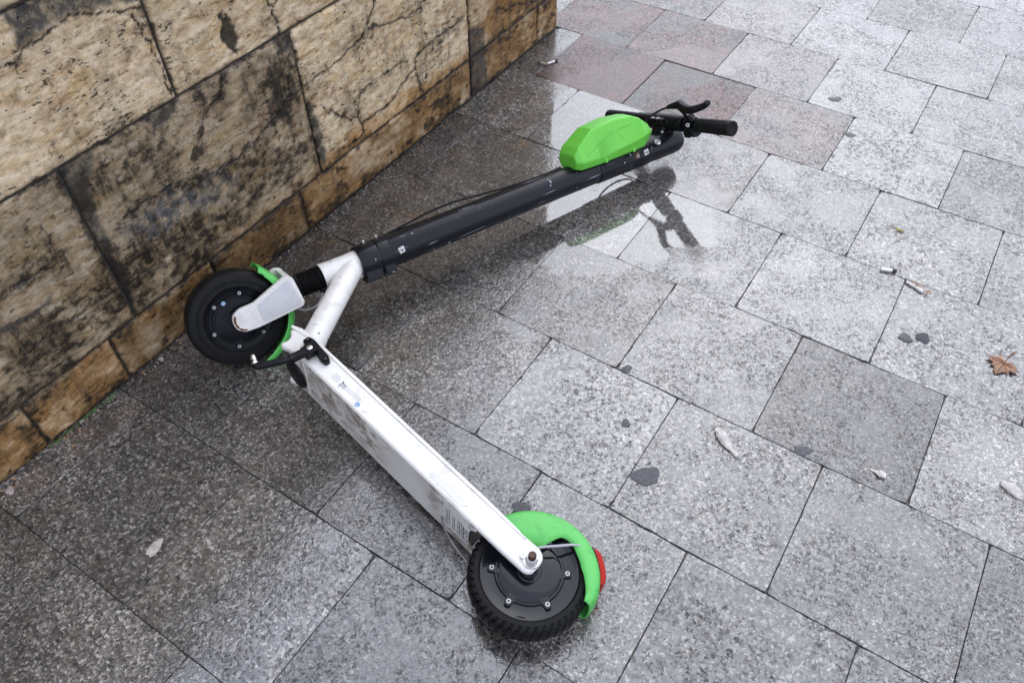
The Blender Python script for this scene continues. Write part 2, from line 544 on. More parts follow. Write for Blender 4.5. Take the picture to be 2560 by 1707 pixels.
CRACKS = [
 ([(-0.436, 0.674), (-0.402, 0.675), (-0.39, 0.682), (-0.367, 0.687), (-0.321, 0.691), (-0.304, 0.696), (-0.276, 0.69), (-0.225, 0.672), (-0.173, 0.66)], 0.0026),
 ([(-0.2, 0.658), (-0.189, 0.61), (-0.182, 0.573), (-0.183, 0.522), (-0.177, 0.495)], 0.0014),
 ([(0.075, 0.60), (0.082, 0.568), (0.092, 0.546), (0.097, 0.522), (0.101, 0.486)], 0.0024),
 ([(0.12, 0.59), (0.113, 0.556), (0.099, 0.542), (0.093, 0.542)], 0.0016),
 ([(-0.059, 0.483), (-0.072, 0.454), (-0.087, 0.441), (-0.109, 0.436), (-0.129, 0.423), (-0.144, 0.4), (-0.159, 0.381), (-0.18, 0.369), (-0.192, 0.358)], 0.0022),
 ([(0.126, 0.349), (0.078, 0.351), (0.055, 0.338), (0.024, 0.328), (-0.019, 0.311), (-0.05, 0.309), (-0.09, 0.298), (-0.15, 0.303), (-0.2, 0.30)], 0.0024),
 ([(0.267, 0.363), (0.23, 0.358), (0.173, 0.356), (0.126, 0.349)], 0.0024),
 ([(0.13, 0.313), (0.168, 0.285), (0.197, 0.253), (0.219, 0.233)], 0.0016),
 ([(0.41, 0.485), (0.397, 0.442), (0.394, 0.429), (0.373, 0.412), (0.351, 0.388), (0.321, 0.375), (0.303, 0.369), (0.253, 0.362)], 0.0034),
 ([(0.64, 0.40), (0.586, 0.366), (0.559, 0.357), (0.502, 0.354), (0.417, 0.375), (0.357, 0.387)], 0.0022),
 ([(0.731, 0.257), (0.673, 0.252), (0.617, 0.251), (0.563, 0.25), (0.515, 0.242), (0.511, 0.214), (0.463, 0.199), (0.434, 0.183), (0.381, 0.171), (0.314, 0.172), (0.291, 0.176)], 0.0034),
 ([(0.219, 0.233), (0.247, 0.209), (0.278, 0.196), (0.295, 0.165), (0.289, 0.142), (0.242, 0.142), (0.198, 0.15)], 0.0026),
 ([(0.511, 0.218), (0.528, 0.157), (0.528, 0.111)], 0.0018), ([(0.491, 0.253), (0.417, 0.256), (0.357, 0.26), (0.297, 0.25), (0.279, 0.2)], 0.0016),
 ([(0.674, 0.126), (0.637, 0.064), (0.611, 0.038)], 0.0018),
 ([(-0.47, 0.214), (-0.518, 0.215), (-0.581, 0.215), (-0.619, 0.217), (-0.647, 0.181)], 0.0024),
 ([(-0.405, 0.214), (-0.37, 0.206), (-0.317, 0.202), (-0.282, 0.191)], 0.0018),
 ([(-0.361, 0.335), (-0.30, 0.34), (-0.251, 0.331), (-0.19, 0.30)], 0.0020),
 ([(0.9, 0.21), (0.95, 0.19), (1.02, 0.178), (1.10, 0.15), (1.24, 0.13)], 0.0020),
 ([(-0.75, 0.34), (-0.66, 0.33), (-0.6, 0.345), (-0.53, 0.34)], 0.0020),
]
GOUGE = [(-0.02, 0.587), (-0.01, 0.58), (-0.007, 0.559), (-0.002, 0.545), (0.004, 0.527), (-0.006, 0.516), (-0.016, 0.506), (-0.029, 0.52), (-0.033, 0.541), (-0.031, 0.561)]
BLACKS = [([(-0.288, 0.466), (-0.245, 0.454), (-0.206, 0.418), (-0.202, 0.382), (-0.248, 0.364), (-0.297, 0.377), (-0.312, 0.421)], 0.95),
          ([(0.049, 0.444), (0.111, 0.425), (0.11, 0.39), (0.046, 0.368), (0.009, 0.391)], 0.85),
          ([(-0.379, 0.44), (-0.347, 0.437), (-0.364, 0.397)], 0.8), ([(0.55, 0.275), (0.62, 0.262), (0.68, 0.245), (0.61, 0.225), (0.54, 0.24)], 0.7),
          ([(-0.60, 0.27), (-0.45, 0.25), (-0.43, 0.16), (-0.56, 0.15), (-0.68, 0.2)], 0.7), ([(-0.42, 0.26), (-0.2, 0.23), (-0.1, 0.19), (-0.2, 0.13), (-0.42, 0.13)], 0.75),
          ([(-0.10, 0.30), (0.02, 0.29), (0.12, 0.22), (0.02, 0.15), (-0.10, 0.18)], 0.6)]
BLUE = [(-0.361, 0.331), (-0.251, 0.329), (-0.146, 0.3), (-0.1, 0.262), (-0.139, 0.228), (-0.251, 0.264), (-0.303, 0.235), (-0.382, 0.294)]
PINKS = [[(-0.162, 0.441), (-0.136, 0.447), (-0.07, 0.433), (-0.07, 0.412), (-0.152, 0.408)], [(-0.029, 0.361), (0.067, 0.361), (0.113, 0.337), (0.088, 0.289), (-0.019, 0.311)],
         [(0.15, 0.33), (0.22, 0.31), (0.25, 0.27), (0.17, 0.28)]]
MORTS = [[(-0.40, 0.74), (-0.20, 0.74), (-0.17, 0.67), (-0.27, 0.694), (-0.304, 0.70), (-0.37, 0.69), (-0.40, 0.68)],
         [(-0.648, 0.291), (-0.584, 0.282), (-0.55, 0.288), (-0.555, 0.272), (-0.607, 0.268), (-0.658, 0.273)],
         [(0.128, 0.33), (0.145, 0.30), (0.152, 0.2), (0.145, 0.14), (0.128, 0.14)],
         [(0.764, 0.215), (0.835, 0.188), (0.842, 0.0), (0.748, 0.0)],
         [(-0.436, 0.485), (-0.36, 0.485), (-0.385, 0.45), (-0.408, 0.40), (-0.412, 0.30), (-0.42, 0.2), (-0.43, 0.12), (-0.438, 0.2), (-0.44, 0.4)], [(-0.25, 0.485), (-0.17, 0.485), (-0.20, 0.455), (-0.24, 0.45)],
         [(0.07, 0.485), (0.13, 0.485), (0.13, 0.40), (0.11, 0.44)]]

def travertine():
    t = NT('travertine')
    pos = t.pos()
    mp = t.n('Mapping'); mp.vector_type = 'POINT'
    mp.inputs['Rotation'].default_value = (0, 0, -math.atan2(0.8406, 0.5416))
    t.set(mp.inputs[0], pos)
    oi = t.n('ObjectInfo')
    sep = t.n('SeparateColor'); t.set(sep.inputs[0], oi.outputs['Color'])
    light, grimy, ochre_o = sep.outputs
    cmb = t.n('CombineXYZ'); t.set(cmb.inputs[0], t.math('MULTIPLY', oi.outputs['Random'], 9.0)); t.set(cmb.inputs[2], t.math('MULTIPLY', oi.outputs['Random'], 5.0))
    p = t.vmath('ADD', mp.outputs[0], cmb.outputs[0])
    st = t.n('Mapping'); st.inputs['Scale'].default_value = (1.0, 1.0, 2.6); t.set(st.inputs[0], p)
    ps = st.outputs[0]
    n1 = t.noise(ps, 8, 5, 0.60, 1.2)                        # bedding
    n2 = t.noise(ps, 30, 5, 0.70, 0.6)
    fine = t.noise(p, 150, 3, 0.72)
    col = t.ramp(n1, [(0.25, (0.20, 0.145, 0.085)), (0.37, (0.31, 0.245, 0.165)), (0.46, (0.39, 0.325, 0.24)), (0.53, (0.30, 0.235, 0.15)), (0.60, (0.40, 0.335, 0.25)), (0.70, (0.27, 0.215, 0.13)), (0.82, (0.40, 0.345, 0.27))])
    wv = t.n('TexWave', wave_type='BANDS', bands_direction='Z', wave_profile='SIN')
    t.set(wv.inputs['Vector'], p); wv.inputs['Scale'].default_value = 8.0; wv.inputs['Distortion'].default_value = 9.0; wv.inputs['Detail'].default_value = 3.0; wv.inputs['Detail Scale'].default_value = 0.9; wv.inputs['Detail Roughness'].default_value = 0.6
    vein = t.math('MULTIPLY', t.step(wv.outputs['Fac'], 0.62, 0.95), t.step(t.noise(t.vmath('ADD', p, (8, 0, 1)), 5, 3), 0.40, 0.60))
    # pale crust, brown-grey soiling between
    col = t.mix(t.step(n2, 0.50, 0.66), col, (0.44, 0.385, 0.30))
    col = t.mix(t.math('MULTIPLY', t.step(n2, 0.47, 0.33), 0.75), col, (0.15, 0.115, 0.075))
    col = t.mix(0.42, col, t.mix(1.0, col, t.ramp(fine, [(0.25, 0.25), (0.48, 1.0), (0.8, 1.25)]), 'MULTIPLY'))
    col = t.mix(t.math('MULTIPLY', vein, 0.42), col, t.mix(1.0, col, (0.62, 0.47, 0.30), 'MULTIPLY'))
    lt = t.n('CombineColor'); [t.set(lt.inputs[i], t.math('MULTIPLY', light, k_)) for i, k_ in enumerate((2.72, 2.54, 2.28))]
    col = t.mix(1.0, col, lt.outputs[0], 'MULTIPLY')
    # iron-brown staining
    cloud = t.noise(p, 11, 5, 0.65)
    oc = t.math('MULTIPLY', t.math('ADD', t.attr('ochre'), ochre_o, clamp=True), t.step(cloud, 0.26, 0.55))
    col = t.mix(t.math('MULTIPLY', oc, 0.9), col, t.mix(1.0, col, (0.60, 0.41, 0.20), 'MULTIPLY'))
    smud = t.math('MULTIPLY', t.step(t.noise(t.vmath('ADD', p, (3, 0, 7)), 13, 5, 0.7, 0.6), 0.50, 0.68), 0.55)
    col = t.mix(smud, col, t.mix(1.0, col, (0.50, 0.50, 0.50), 'MULTIPLY'))
    yel = t.math('MULTIPLY', t.step(t.noise(t.vmath('ADD', ps, (1, 0, 2)), 7, 4, 0.6, 1.0), 0.52, 0.66), 0.6)
    col = t.mix(yel, col, t.mix(1.0, col, (0.90, 0.80, 0.56), 'MULTIPLY'))
    # pink wash, grey-blue worn render, mortar smears
    spk = t.noise(p, 48, 5, 0.72)
    col = t.mix(t.math('MULTIPLY', t.math('MULTIPLY', t.attr('pink'), t.step(spk, 0.44, 0.60)), 0.6), col, (0.13, 0.048, 0.045))
    col = t.mix(t.math('MULTIPLY', t.attr('bluegrey'), t.step(spk, 0.34, 0.58)), col, t.mix(fine, (0.05, 0.050, 0.052), (0.16, 0.157, 0.155)))
    mcol = t.ramp(spk, [(0.3, (0.03, 0.027, 0.022)), (0.55, (0.075, 0.068, 0.056)), (0.75, (0.14, 0.125, 0.10))])
    col = t.mix(t.math('MULTIPLY', t.attr('mortar'), t.fmix(t.step(spk, 0.36, 0.56), 0.55, 1.0)), col, mcol)
    # drip streaks
    dr = t.n('Mapping'); dr.inputs['Scale'].default_value = (1.0, 1.0, 0.09); t.set(dr.inputs[0], p)
    drip = t.math('MULTIPLY', t.step(t.noise(dr.outputs[0], 42, 4, 0.65), 0.47, 0.64), t.math('MULTIPLY', t.step(cloud, 0.42, 0.58), t.math('ADD', grimy, 0.25)))
    col = t.mix(t.math('MULTIPLY', drip, 0.85), col, (0.045, 0.035, 0.025))
    # black weathering: clustered mottling
    gr = t.math('ADD', t.attr('black'), t.math('MULTIPLY', grimy, 0.55), clamp=True)
    gn = t.math('ADD', t.math('MULTIPLY', n2, -0.35), t.math('ADD', t.math('MULTIPLY', spk, 0.75), t.math('MULTIPLY', cloud, 0.25)))
    lim = t.math('ADD', gn, t.math('MULTIPLY', gr, 0.185))
    gm = t.step(t.math('ADD', lim, t.math('MULTIPLY', t.math('SUBTRACT', fine, 0.5), 0.22)), 0.425, 0.60)
    col = t.mix(t.math('MULTIPLY', gm, 0.90), col, t.mix(fine, (0.006, 0.005, 0.004), (0.034, 0.028, 0.021)))
    veil = t.math('MULTIPLY', t.math('MULTIPLY', gr, t.step(t.math('ADD', cloud, t.math('MULTIPLY', gr, 0.12)), 0.42, 0.66)), 0.72)
    col = t.mix(veil, col, t.mix(1.0, col, (0.26, 0.22, 0.17), 'MULTIPLY'))
    # pores in clusters, then cracks
    pn = t.noise(ps, 70, 3, 0.70, 0.3)
    pore = t.step(t.math('ADD', pn, t.math('MULTIPLY', t.math('SUBTRACT', 0.50, cloud), 0.50)), 0.395, 0.325)
    col = t.mix(t.math('MULTIPLY', pore, 0.88), col, (0.014, 0.011, 0.008))
    col = t.mix(t.attr('crack'), col, (0.012, 0.010, 0.008))
    t.p(Base_Color=col)
    t.p(Roughness=t.fmix(t.step(n1, 0.3, 0.7), 0.40, 0.60))
    t.b.inputs['Specular IOR Level'].default_value = 0.25
    h = t.math('ADD', t.math('MULTIPLY', fine, 0.5), t.math('SUBTRACT', n2, t.math('MULTIPLY', pore, 1.0)))
    t.p(Normal=t.bump(h, 0.26, 0.0026))
    return t.m
TRAV = travertine()
def wall_mortar():
    t = NT('wall_mortar')
    n = t.noise(t.pos(), 80, 5, 0.6)
    t.p(Base_Color=t.ramp(n, [(0.3, (0.012, 0.010, 0.008)), (0.55, (0.035, 0.030, 0.024)), (0.8, (0.085, 0.075, 0.06))]), Roughness=0.7)
    t.p(Normal=t.bump(t.noise(t.pos(), 250, 4), 0.6, 0.003))
    return t.m
WMORT = wall_mortar()

WC = np.array([-0.5235, 1.4468, 0.0]); WD = np.array([0.5416, 0.8406, 0.0]); WN = np.array([0.8406, -0.5416, 0.0])
WALL_S0, WALL_S1, WALL_T, WALL_H = -3.0, 1.262, 0.42, 0.99
wall = bpy.data.objects.new('stone_wall', None); COL.objects.link(wall)
wb = WC + WD * (WALL_S0 + WALL_S1) / 2
wall.location = wb
tag(wall, 'weathered travertine block wall with cracks and black stains beside the paving', 'wall')

mb = MB()
def wfn(s, n, h): return WC + WD * s + WN * n + np.array([0, 0, h])
def wbox(mb, s0, s1, n0, n1, h0, h1):
    vs_ = [wfn(s, n, h) for h in (h0, h1) for s, n in ((s0, n0), (s1, n0), (s1, n1), (s0, n1))]
    mb.add(vs_, [(3, 2, 1, 0), (4, 5, 6, 7), (0, 1, 5, 4), (1, 2, 6, 5), (2, 3, 7, 6), (3, 0, 4, 7)])
wbox(mb, WALL_S0 + 0.008, WALL_S1 - 0.008, -WALL_T, -0.0065, -0.02, WALL_H - 0.006)
build('mortar_core', mb, WMORT, wall, origin=wb, smooth=False)

def block(s0, s1, h0, h1, col, depth=0.10, cell=0.0034, name='stone_block'):
    seen = s1 > -0.95 and h0 < 0.80
    c = cell if seen else 0.03
    g_ = 0.0022
    s0, s1, h0, h1 = s0 + g_, s1 - g_, h0 + g_, h1 - g_
    ns = max(4, int((s1 - s0) / c)); nh = max(4, int((h1 - h0) / c))
    S, Hh = np.meshgrid(np.linspace(s0, s1, ns + 1), np.linspace(h0, h1, nh + 1))
    S = S.ravel(); Hh = Hh.ravel()
    wx = (fbm(S * 60, Hh * 60, 3, 3) - 0.5); wy = (fbm(S * 60, Hh * 60, 8, 3) - 0.5)
    ed = np.minimum(np.minimum(S - s0, s1 - S), np.minimum(Hh - h0, h1 - Hh))
    rag = fbm(S * 45, Hh * 45, 21, 3)
    z = 0.0035 * (fbm(S * 7, Hh * 7, 5, 4) - 0.5) + 0.0022 * (fbm(S * 40, Hh * 95, 6, 3) - 0.5)
    z -= 0.0045 * np.exp(-ed / (0.0016 + 0.004 * sstep(rag, 0.45, 0.75)))
    # elongated pits along the bedding
    pit = sstep(fbm(S * 55, Hh * 150, 11, 4, 0.6), 0.66, 0.75)
    z -= 0.0016 * pit
    A = {k: np.zeros_like(S) for k in ('crack', 'black', 'ochre', 'pink', 'bluegrey', 'mortar')}
    if seen:
        xs, hs_ = S + 0.016 * wx, Hh + 0.016 * wy
        for pts, wd in CRACKS:
            bx = [q[0] for q in pts]; by = [q[1] for q in pts]
            if max(bx) < s0 - 0.02 or min(bx) > s1 + 0.02 or max(by) < h0 - 0.02 or min(by) > h1 + 0.02: continue
            d = seg_dist(xs, hs_, pts)
            ww = wd * 0.72 * (0.30 + 1.1 * fbm(S * 26, Hh * 26, 31, 3))
            kq = 1 - sstep(d, ww * 0.45, ww * 1.25 + 0.0006)
            A['crack'] = np.maximum(A['crack'], kq)
            A['black'] = np.maximum(A['black'], 0.75 * np.exp(-np.maximum(d, 0) / 0.012))
            z -= 0.003 * kq
        xs, hs_ = S + 0.05 * wx, Hh + 0.05 * wy
        gk = poly_mask(S + 0.035 * wx, Hh + 0.035 * wy, GOUGE, 0.003)
        z -= gk * (0.003 + 0.004 * fbm(S * 120, Hh * 120, 44, 2)); A['crack'] = np.maximum(A['crack'], gk * 0.92)
        for pl, am in BLACKS: A['black'] = np.maximum(A['black'], am * poly_mask(xs, hs_, pl, 0.035))
        for pl in PINKS: A['pink'] = np.maximum(A['pink'], poly_mask(xs, hs_, pl, 0.02))
        A['bluegrey'] = poly_mask(xs, hs_, BLUE, 0.03)
        for pl in MORTS:
            kq = poly_mask(S + 0.02 * wx, Hh + 0.02 * wy, pl, 0.006)
            A['mortar'] = np.maximum(A['mortar'], kq)
        z = z * (1 - 0.6 * A['mortar']) - 0.0015 * A['mortar']
        # rising damp: ochre where the foot of the wall stays wet, its upper edge follows the bedding
        lim = np.interp(S, [-1.0, -0.3, 0.2, 0.45, 0.6, 0.76, 0.9, 1.3], [0.10, 0.115, 0.155, 0.18, 0.16, 0.14, 0.24, 0.24])
        A['ochre'] = 0.95 * (1 - sstep(Hh + 0.06 * (fbm(S * 14, Hh * 14, 51, 4) - 0.5), lim - 0.012, lim + 0.02))
        A['black'] = np.maximum(A['black'], 0.9 * np.exp(-ed / (0.004 + 0.02 * sstep(fbm(S * 9, Hh * 9, 71, 3), 0.45, 0.7))))
        alg = fbm(S * 22, Hh * 40, 61, 5, 0.62)
        A['black'] = np.maximum(A['black'], sstep(alg + 0.35 * np.exp(-Hh / 0.022), 0.60, 0.78) * (Hh < 0.14))
    V = WC[None] + np.outer(S, WD) + np.outer(z, WN); V[:, 2] += Hh
    n0 = len(V)
    faces = []
    W_ = ns + 1
    idx = np.arange(n0).reshape(nh + 1, W_)
    a = idx[:-1, :-1].ravel(); b = idx[:-1, 1:].ravel(); cc = idx[1:, 1:].ravel(); dd = idx[1:, :-1].ravel()
    faces = np.stack([a, b, cc, dd], 1).tolist()
    rim = list(idx[0, :]) + list(idx[1:, -1]) + list(idx[-1, -2::-1]) + list(idx[-2:0:-1, 0])
    back = V[rim] - WN[None] * (depth + 0) 
    Vb = np.concatenate([V, back])
    N = len(rim)
    for i in range(N):
        k = (i + 1) % N
        faces.append([rim[k], rim[i], n0 + i, n0 + k])
    me = bpy.data.meshes.new(name)
    me.from_pydata([tuple(q) for q in (Vb - wb)], [], faces)
    for k, arr in A.items():
        at = me.attributes.new(k, 'FLOAT', 'POINT')
        at.data.foreach_set('value', np.concatenate([arr, arr[np.searchsorted(np.arange(n0), rim)]]).astype(np.float32))
    me.materials.append(TRAV)
    finish(me, 50)
    o = link(name, me, wall)
    o.color = (*col, 1)
    return o

def course(h0, h1, joints, gap, cols):
    for i, (a, b) in enumerate(zip(joints[:-1], joints[1:])):
        block(a + gap.get(i, (0, 0))[0], b - gap.get(i, (0, 0))[1], h0, h1, cols[i % len(cols)])
# (light, grime, ochre) per block
course(0.0, 0.123, [WALL_S0, -2.2, -1.5, -0.95, -0.697, -0.50, -0.234, 0.05, 0.757, 1.133, WALL_S1], {8: (0.004, 0)},
       [(0.42, 0.5, 0.3), (0.42, 0.5, 0.3), (0.42, 0.5, 0.3), (0.50, 0.45, 0.5), (0.52, 0.4, 0.55), (0.36, 0.55, 0.35), (0.33, 0.6, 0.3), (0.46, 0.45, 0.55), (0.45, 0.5, 0.7), (0.45, 0.5, 0.7)])
course(0.123, 0.485, [WALL_S0, -2.1, -1.25, -0.432, 0.128, 0.760, WALL_S1], {2: (0, 0.0), 3: (0.001, 0)},
       [(0.4, 0.8, 0), (0.4, 0.8, 0), (0.36, 0.95, 0.0), (0.38, 0.85, 0.0), (0.62, 0.24, 0.0), (0.50, 0.4, 0.45)])
course(0.485, 0.74, [WALL_S0, -1.9, -1.0, -0.172, 0.52, 1.0, WALL_S1], {}, [(0.5, 0.3, 0), (0.5, 0.3, 0), (0.62, 0.14, 0.0), (0.60, 0.18, 0.0), (0.5, 0.3, 0), (0.5, 0.3, 0)])
course(0.74, 0.90, [WALL_S0, -1.7, -0.6, 0.35, WALL_S1], {}, [(0.5, 0.3, 0)])
# far end and back of the wall, and its coping
for h0, h1 in ((0.0, 0.123), (0.123, 0.485), (0.485, 0.74), (0.74, 0.90)):
    mb = MB(); wbox(mb, WALL_S1 - 0.05, WALL_S1 - 0.001, -WALL_T - 0.004, -0.104, h0 + 0.002, h1 - 0.002)
    o = build('stone_block', mb, TRAV, wall, origin=wb, smooth=False, bevel=0.004); o.color = (0.46, 0.5, 0.2, 1)
for i in range(4):
    a = WALL_S0 + (WALL_S1 + 0.02 - WALL_S0) * i / 4; b = WALL_S0 + (WALL_S1 + 0.02 - WALL_S0) * (i + 1) / 4
    mb = MB(); wbox(mb, a + 0.002, b - 0.002, -WALL_T - 0.02, 0.02, 0.902, WALL_H)
    o = build('coping_stone', mb, TRAV, wall, origin=wb, smooth=False, bevel=0.006); o.color = (0.5, 0.4, 0, 1)

# ------------------------------------------------------------------ scooter materials
def white_paint(name, dirt=0.15, scratch=0.3, streak=0.0):
    t = NT(name)
    p = t.pos()
    col = (0.69, 0.665, 0.62, 1)
    n = t.noise(p, 22, 5, 0.65, 0.6)
    sm = t.n('Mapping'); sm.inputs['Rotation'].default_value = (0, 0, math.radians(45)); sm.inputs['Scale'].default_value = (0.18, 1.6, 1.6); t.set(sm.inputs[0], p)
    if streak:
        n = t.noise(sm.outputs[0], 26, 5, 0.65, 0.5)
        k = t.math('MULTIPLY', t.step(n, 0.38, 0.62), t.step(t.noise(p, 6, 2), 0.30, 0.55))
        col = t.mix(t.math('MULTIPLY', k, dirt), col, t.mix(t.noise(p, 60, 3), (0.10, 0.07, 0.045), (0.30, 0.24, 0.17)))
        col = t.mix(t.math('MULTIPLY', t.step(t.noise(p, 9, 3), 0.40, 0.62), 0.22), col, (0.42, 0.42, 0.43))
    else:
        col = t.mix(t.math('MULTIPLY', t.step(n, 0.48, 0.68), dirt), col, (0.26, 0.21, 0.155))
    sc = t.math('MULTIPLY', t.step(t.noise(sm.outputs[0], 130, 3, 0.6), 0.66, 0.72), t.step(t.noise(p, 14, 2), 0.50, 0.62))
    col = t.mix(t.math('MULTIPLY', sc, scratch), col, (0.10, 0.09, 0.085))
    fl = t.step(t.noise(p, 90, 2), 0.73, 0.765)
    col = t.mix(t.math('MULTIPLY', fl, min(1, scratch * 2)), col, (0.05, 0.045, 0.04))
    t.p(Base_Color=col, Roughness=t.fmix(t.step(n, 0.4, 0.7), 0.28, 0.55))
    t.b.inputs['Coat Weight'].default_value = 0.2
    return t.m
WHITE = white_paint('white_paint', 0.24, 0.7)
WHITE_DIRTY = white_paint('white_paint_dirty', 0.90, 0.7, 1.0)

def black_paint(name, rough=0.30, col=(0.007, 0.008, 0.011), scratch=1.0, drops=1.0, spec=0.22):
    t = NT(name)
    p = t.pos()
    d = t.voro(p, 170)
    dm = t.math('MULTIPLY', t.step(d, 0.28, 0.12), t.step(t.noise(p, 120, 1), 0.50, 0.56))
    sm = t.n('Mapping'); sm.inputs['Rotation'].default_value = (0, 0, -math.radians(33.4)); t.set(sm.inputs[0], p)
    sm2 = t.n('Mapping'); sm2.inputs['Scale'].default_value = (0.05, 1.0, 1.0); t.set(sm2.inputs[0], sm.outputs[0])
    sc = t.math('MULTIPLY', t.step(t.noise(sm2.outputs[0], 150, 2, 0.5), 0.63, 0.70), t.step(t.noise(p, 11, 2), 0.50, 0.60))
    chip = t.step(t.noise(t.vmath('ADD', p, (2, 1, 4)), 60, 2), 0.715, 0.74)
    k = t.math('MULTIPLY', t.math('MAXIMUM', t.math('MULTIPLY', sc, 0.45), t.math('MULTIPLY', chip, 0.8)), scratch)
    t.p(Base_Color=t.mix(k, (*col, 1), (0.42, 0.44, 0.48)), Roughness=t.fmix(t.math('MULTIPLY', dm, drops), rough, 0.05))
    t.p(Normal=t.bump(t.math('MULTIPLY', dm, drops), 0.5, 0.0012))
    t.b.inputs['Coat Weight'].default_value = 0.0
    t.b.inputs['Specular IOR Level'].default_value = spec
    return t.m
BLACK = black_paint('black_paint', 0.24, (0.0055, 0.0062, 0.0085), 1.0, 1.0, 0.27)
BLACK_PLAIN = black_paint('black_satin', 0.35, (0.005, 0.005, 0.006), 0.15, 0.3, 0.16)
HUB_F = black_paint('hub_black_front', 0.22, (0.005, 0.0055, 0.007), 0.1, 1.0, 0.14)
HUB_R = plain('hub_black_gloss', (0.006, 0.0065, 0.009), 0.10, coat=0.55, coat_rough=0.03, spec=0.15)
HUB_R.node_tree.nodes['Principled BSDF'].inputs['Coat IOR'].default_value = 1.42
def rubber_mat(name, c=0.007, rough=0.5):
    t = NT(name)
    n = t.noise(t.pos(), 60, 4, 0.6)
    t.p(Base_Color=t.ramp(n, [(0.35, (c * .7, c * .7, c * .72)), (0.7, (c * 1.5, c * 1.45, c * 1.4))]), Roughness=t.fmix(n, rough - 0.2, rough + 0.15))
    t.p(Normal=t.bump(t.noise(t.pos(), 500, 2), 0.15, 0.001))
    t.b.inputs['Specular IOR Level'].default_value = 0.14
    return t.m
RUBBER = rubber_mat('tyre_rubber')
RUBBER_GRIP = rubber_mat('grip_rubber', 0.009, 0.55)
def green_mat(name, col, dirt=0.12):
    t = NT(name)
    p = t.pos()
    n = t.noise(p, 30, 5, 0.65, 0.8)
    c = t.mix(t.math('MULTIPLY', t.step(n, 0.50, 0.72), dirt), (*col, 1), tuple(x * 0.45 for x in col))
    sm = t.n('Mapping'); sm.inputs['Rotation'].default_value = (0.3, 0.2, 0.5); sm.inputs['Scale'].default_value = (0.12, 1.3, 1.3); t.set(sm.inputs[0], p)
    sc = t.math('MULTIPLY', t.step(t.noise(sm.outputs[0], 140, 3, 0.6), 0.68, 0.73), t.step(t.noise(p, 16, 2), 0.52, 0.60))
    c = t.mix(t.math('MULTIPLY', sc, 0.55), c, tuple(x * 0.25 for x in col))
    c = t.mix(t.step(t.noise(p, 130, 2), 0.74, 0.77), c, tuple(x * 0.3 for x in col))
    t.p(Base_Color=c, Roughness=t.fmix(n, 0.30, 0.55))
    t.p(Normal=t.bump(t.noise(p, 350, 3), 0.08, 0.001))
    return t.m
GREEN = green_mat('green_plastic', (0.125, 0.50, 0.046))
GREEN_F = green_mat('green_fender', (0.085, 0.43, 0.080), 0.5)
METAL = plain('bare_steel', (0.55, 0.54, 0.52), 0.28, 1.0)
METAL_W = plain('white_zinc', (0.50, 0.50, 0.49), 0.4, 0.6)
RUST = plain('rusty_steel', (0.075, 0.042, 0.030), 0.55, 0.5, grain=0.5)
RUST_EDGE = plain('rust', (0.13, 0.055, 0.022), 0.8, 0.0, grain=0.5)
GREY_WIRE = plain('grey_cable', (0.33, 0.33, 0.34), 0.4)
RED_LENS = plain('red_lens', (0.36, 0.010, 0.004), 0.3, spec=0.15)
REFLECT = None
def reflector_mat(name, a, b, scale):
    t = NT(name)
    mp = t.n('Mapping'); mp.inputs['Rotation'].default_value = (0.2, 0.1, 0.8); t.set(mp.inputs[0], t.pos())
    ck = t.n('TexChecker'); ck.inputs['Scale'].default_value = scale; t.set(ck.inputs[0], mp.outputs[0])
    ck.inputs[1].default_value = (*a, 1); ck.inputs[2].default_value = (*b, 1)
    n = t.noise(t.pos(), 40, 4)
    t.p(Base_Color=t.mix(t.math('MULTIPLY', t.step(n, 0.5, 0.7), 0.35), ck.outputs[0], (0.40, 0.40, 0.42)), Roughness=0.3)
    return t.m
REFLECT = reflector_mat('white_reflector', (0.57, 0.56, 0.56), (0.51, 0.50, 0.50), 260)
REFLECT2 = reflector_mat('clear_reflector', (0.60, 0.59, 0.57), (0.56, 0.55, 0.53), 300)
INK = plain('grey_ink', (0.36, 0.36, 0.38), 0.5)
INK_SHADE_D = plain('dark_ink_socket_shade', (0.06, 0.06, 0.07), 0.5)
BLUE_INK = plain('blue_sticker', (0.03, 0.20, 0.55), 0.4)
LABEL = plain('label_paper', (0.60, 0.585, 0.55), 0.45, grain=0.12)

# ------------------------------------------------------------------ scooter frames
BO = np.array([0.0239, 0.5557, 0.0592])                       # rear axle
BM = np.array([[-0.7064, 0.0649, 0.7048], [0.7049, -0.0263, 0.7089], [0.0646, 0.9975, -0.0271]])
SO = np.array([-0.3369, 1.2655, 0.1014])                      # top of head tube
SM = np.array([[-0.1949, 0.5162, 0.8340], [0.3612, -0.7528, 0.5503], [0.9119, 0.4085, -0.0397]])
FX, FZ = -0.0144, -0.2803                                     # front axle in the steering frame
def bf(V): return BO + V @ BM.T
def sf(V): return SO + V @ SM.T
EO = np.array([BO[0] - 0.25, BO[1] + 0.25, 0.0])
scooter = bpy.data.objects.new('electric_scooter', None); COL.objects.link(scooter); scooter.location = EO
tag(scooter, 'white, black and green electric kick scooter lying on its side on wet paving', 'scooter')
def B_(name, mb, mat, parent=None, **k): return build(name, mb, mat, parent or scooter, bf, EO, **k)
def S__(name, mb, mat, parent=None, **k): return build(name, mb, mat, parent or scooter, sf, EO, **k)
xz = lambda p, q, t: (p, t, q)

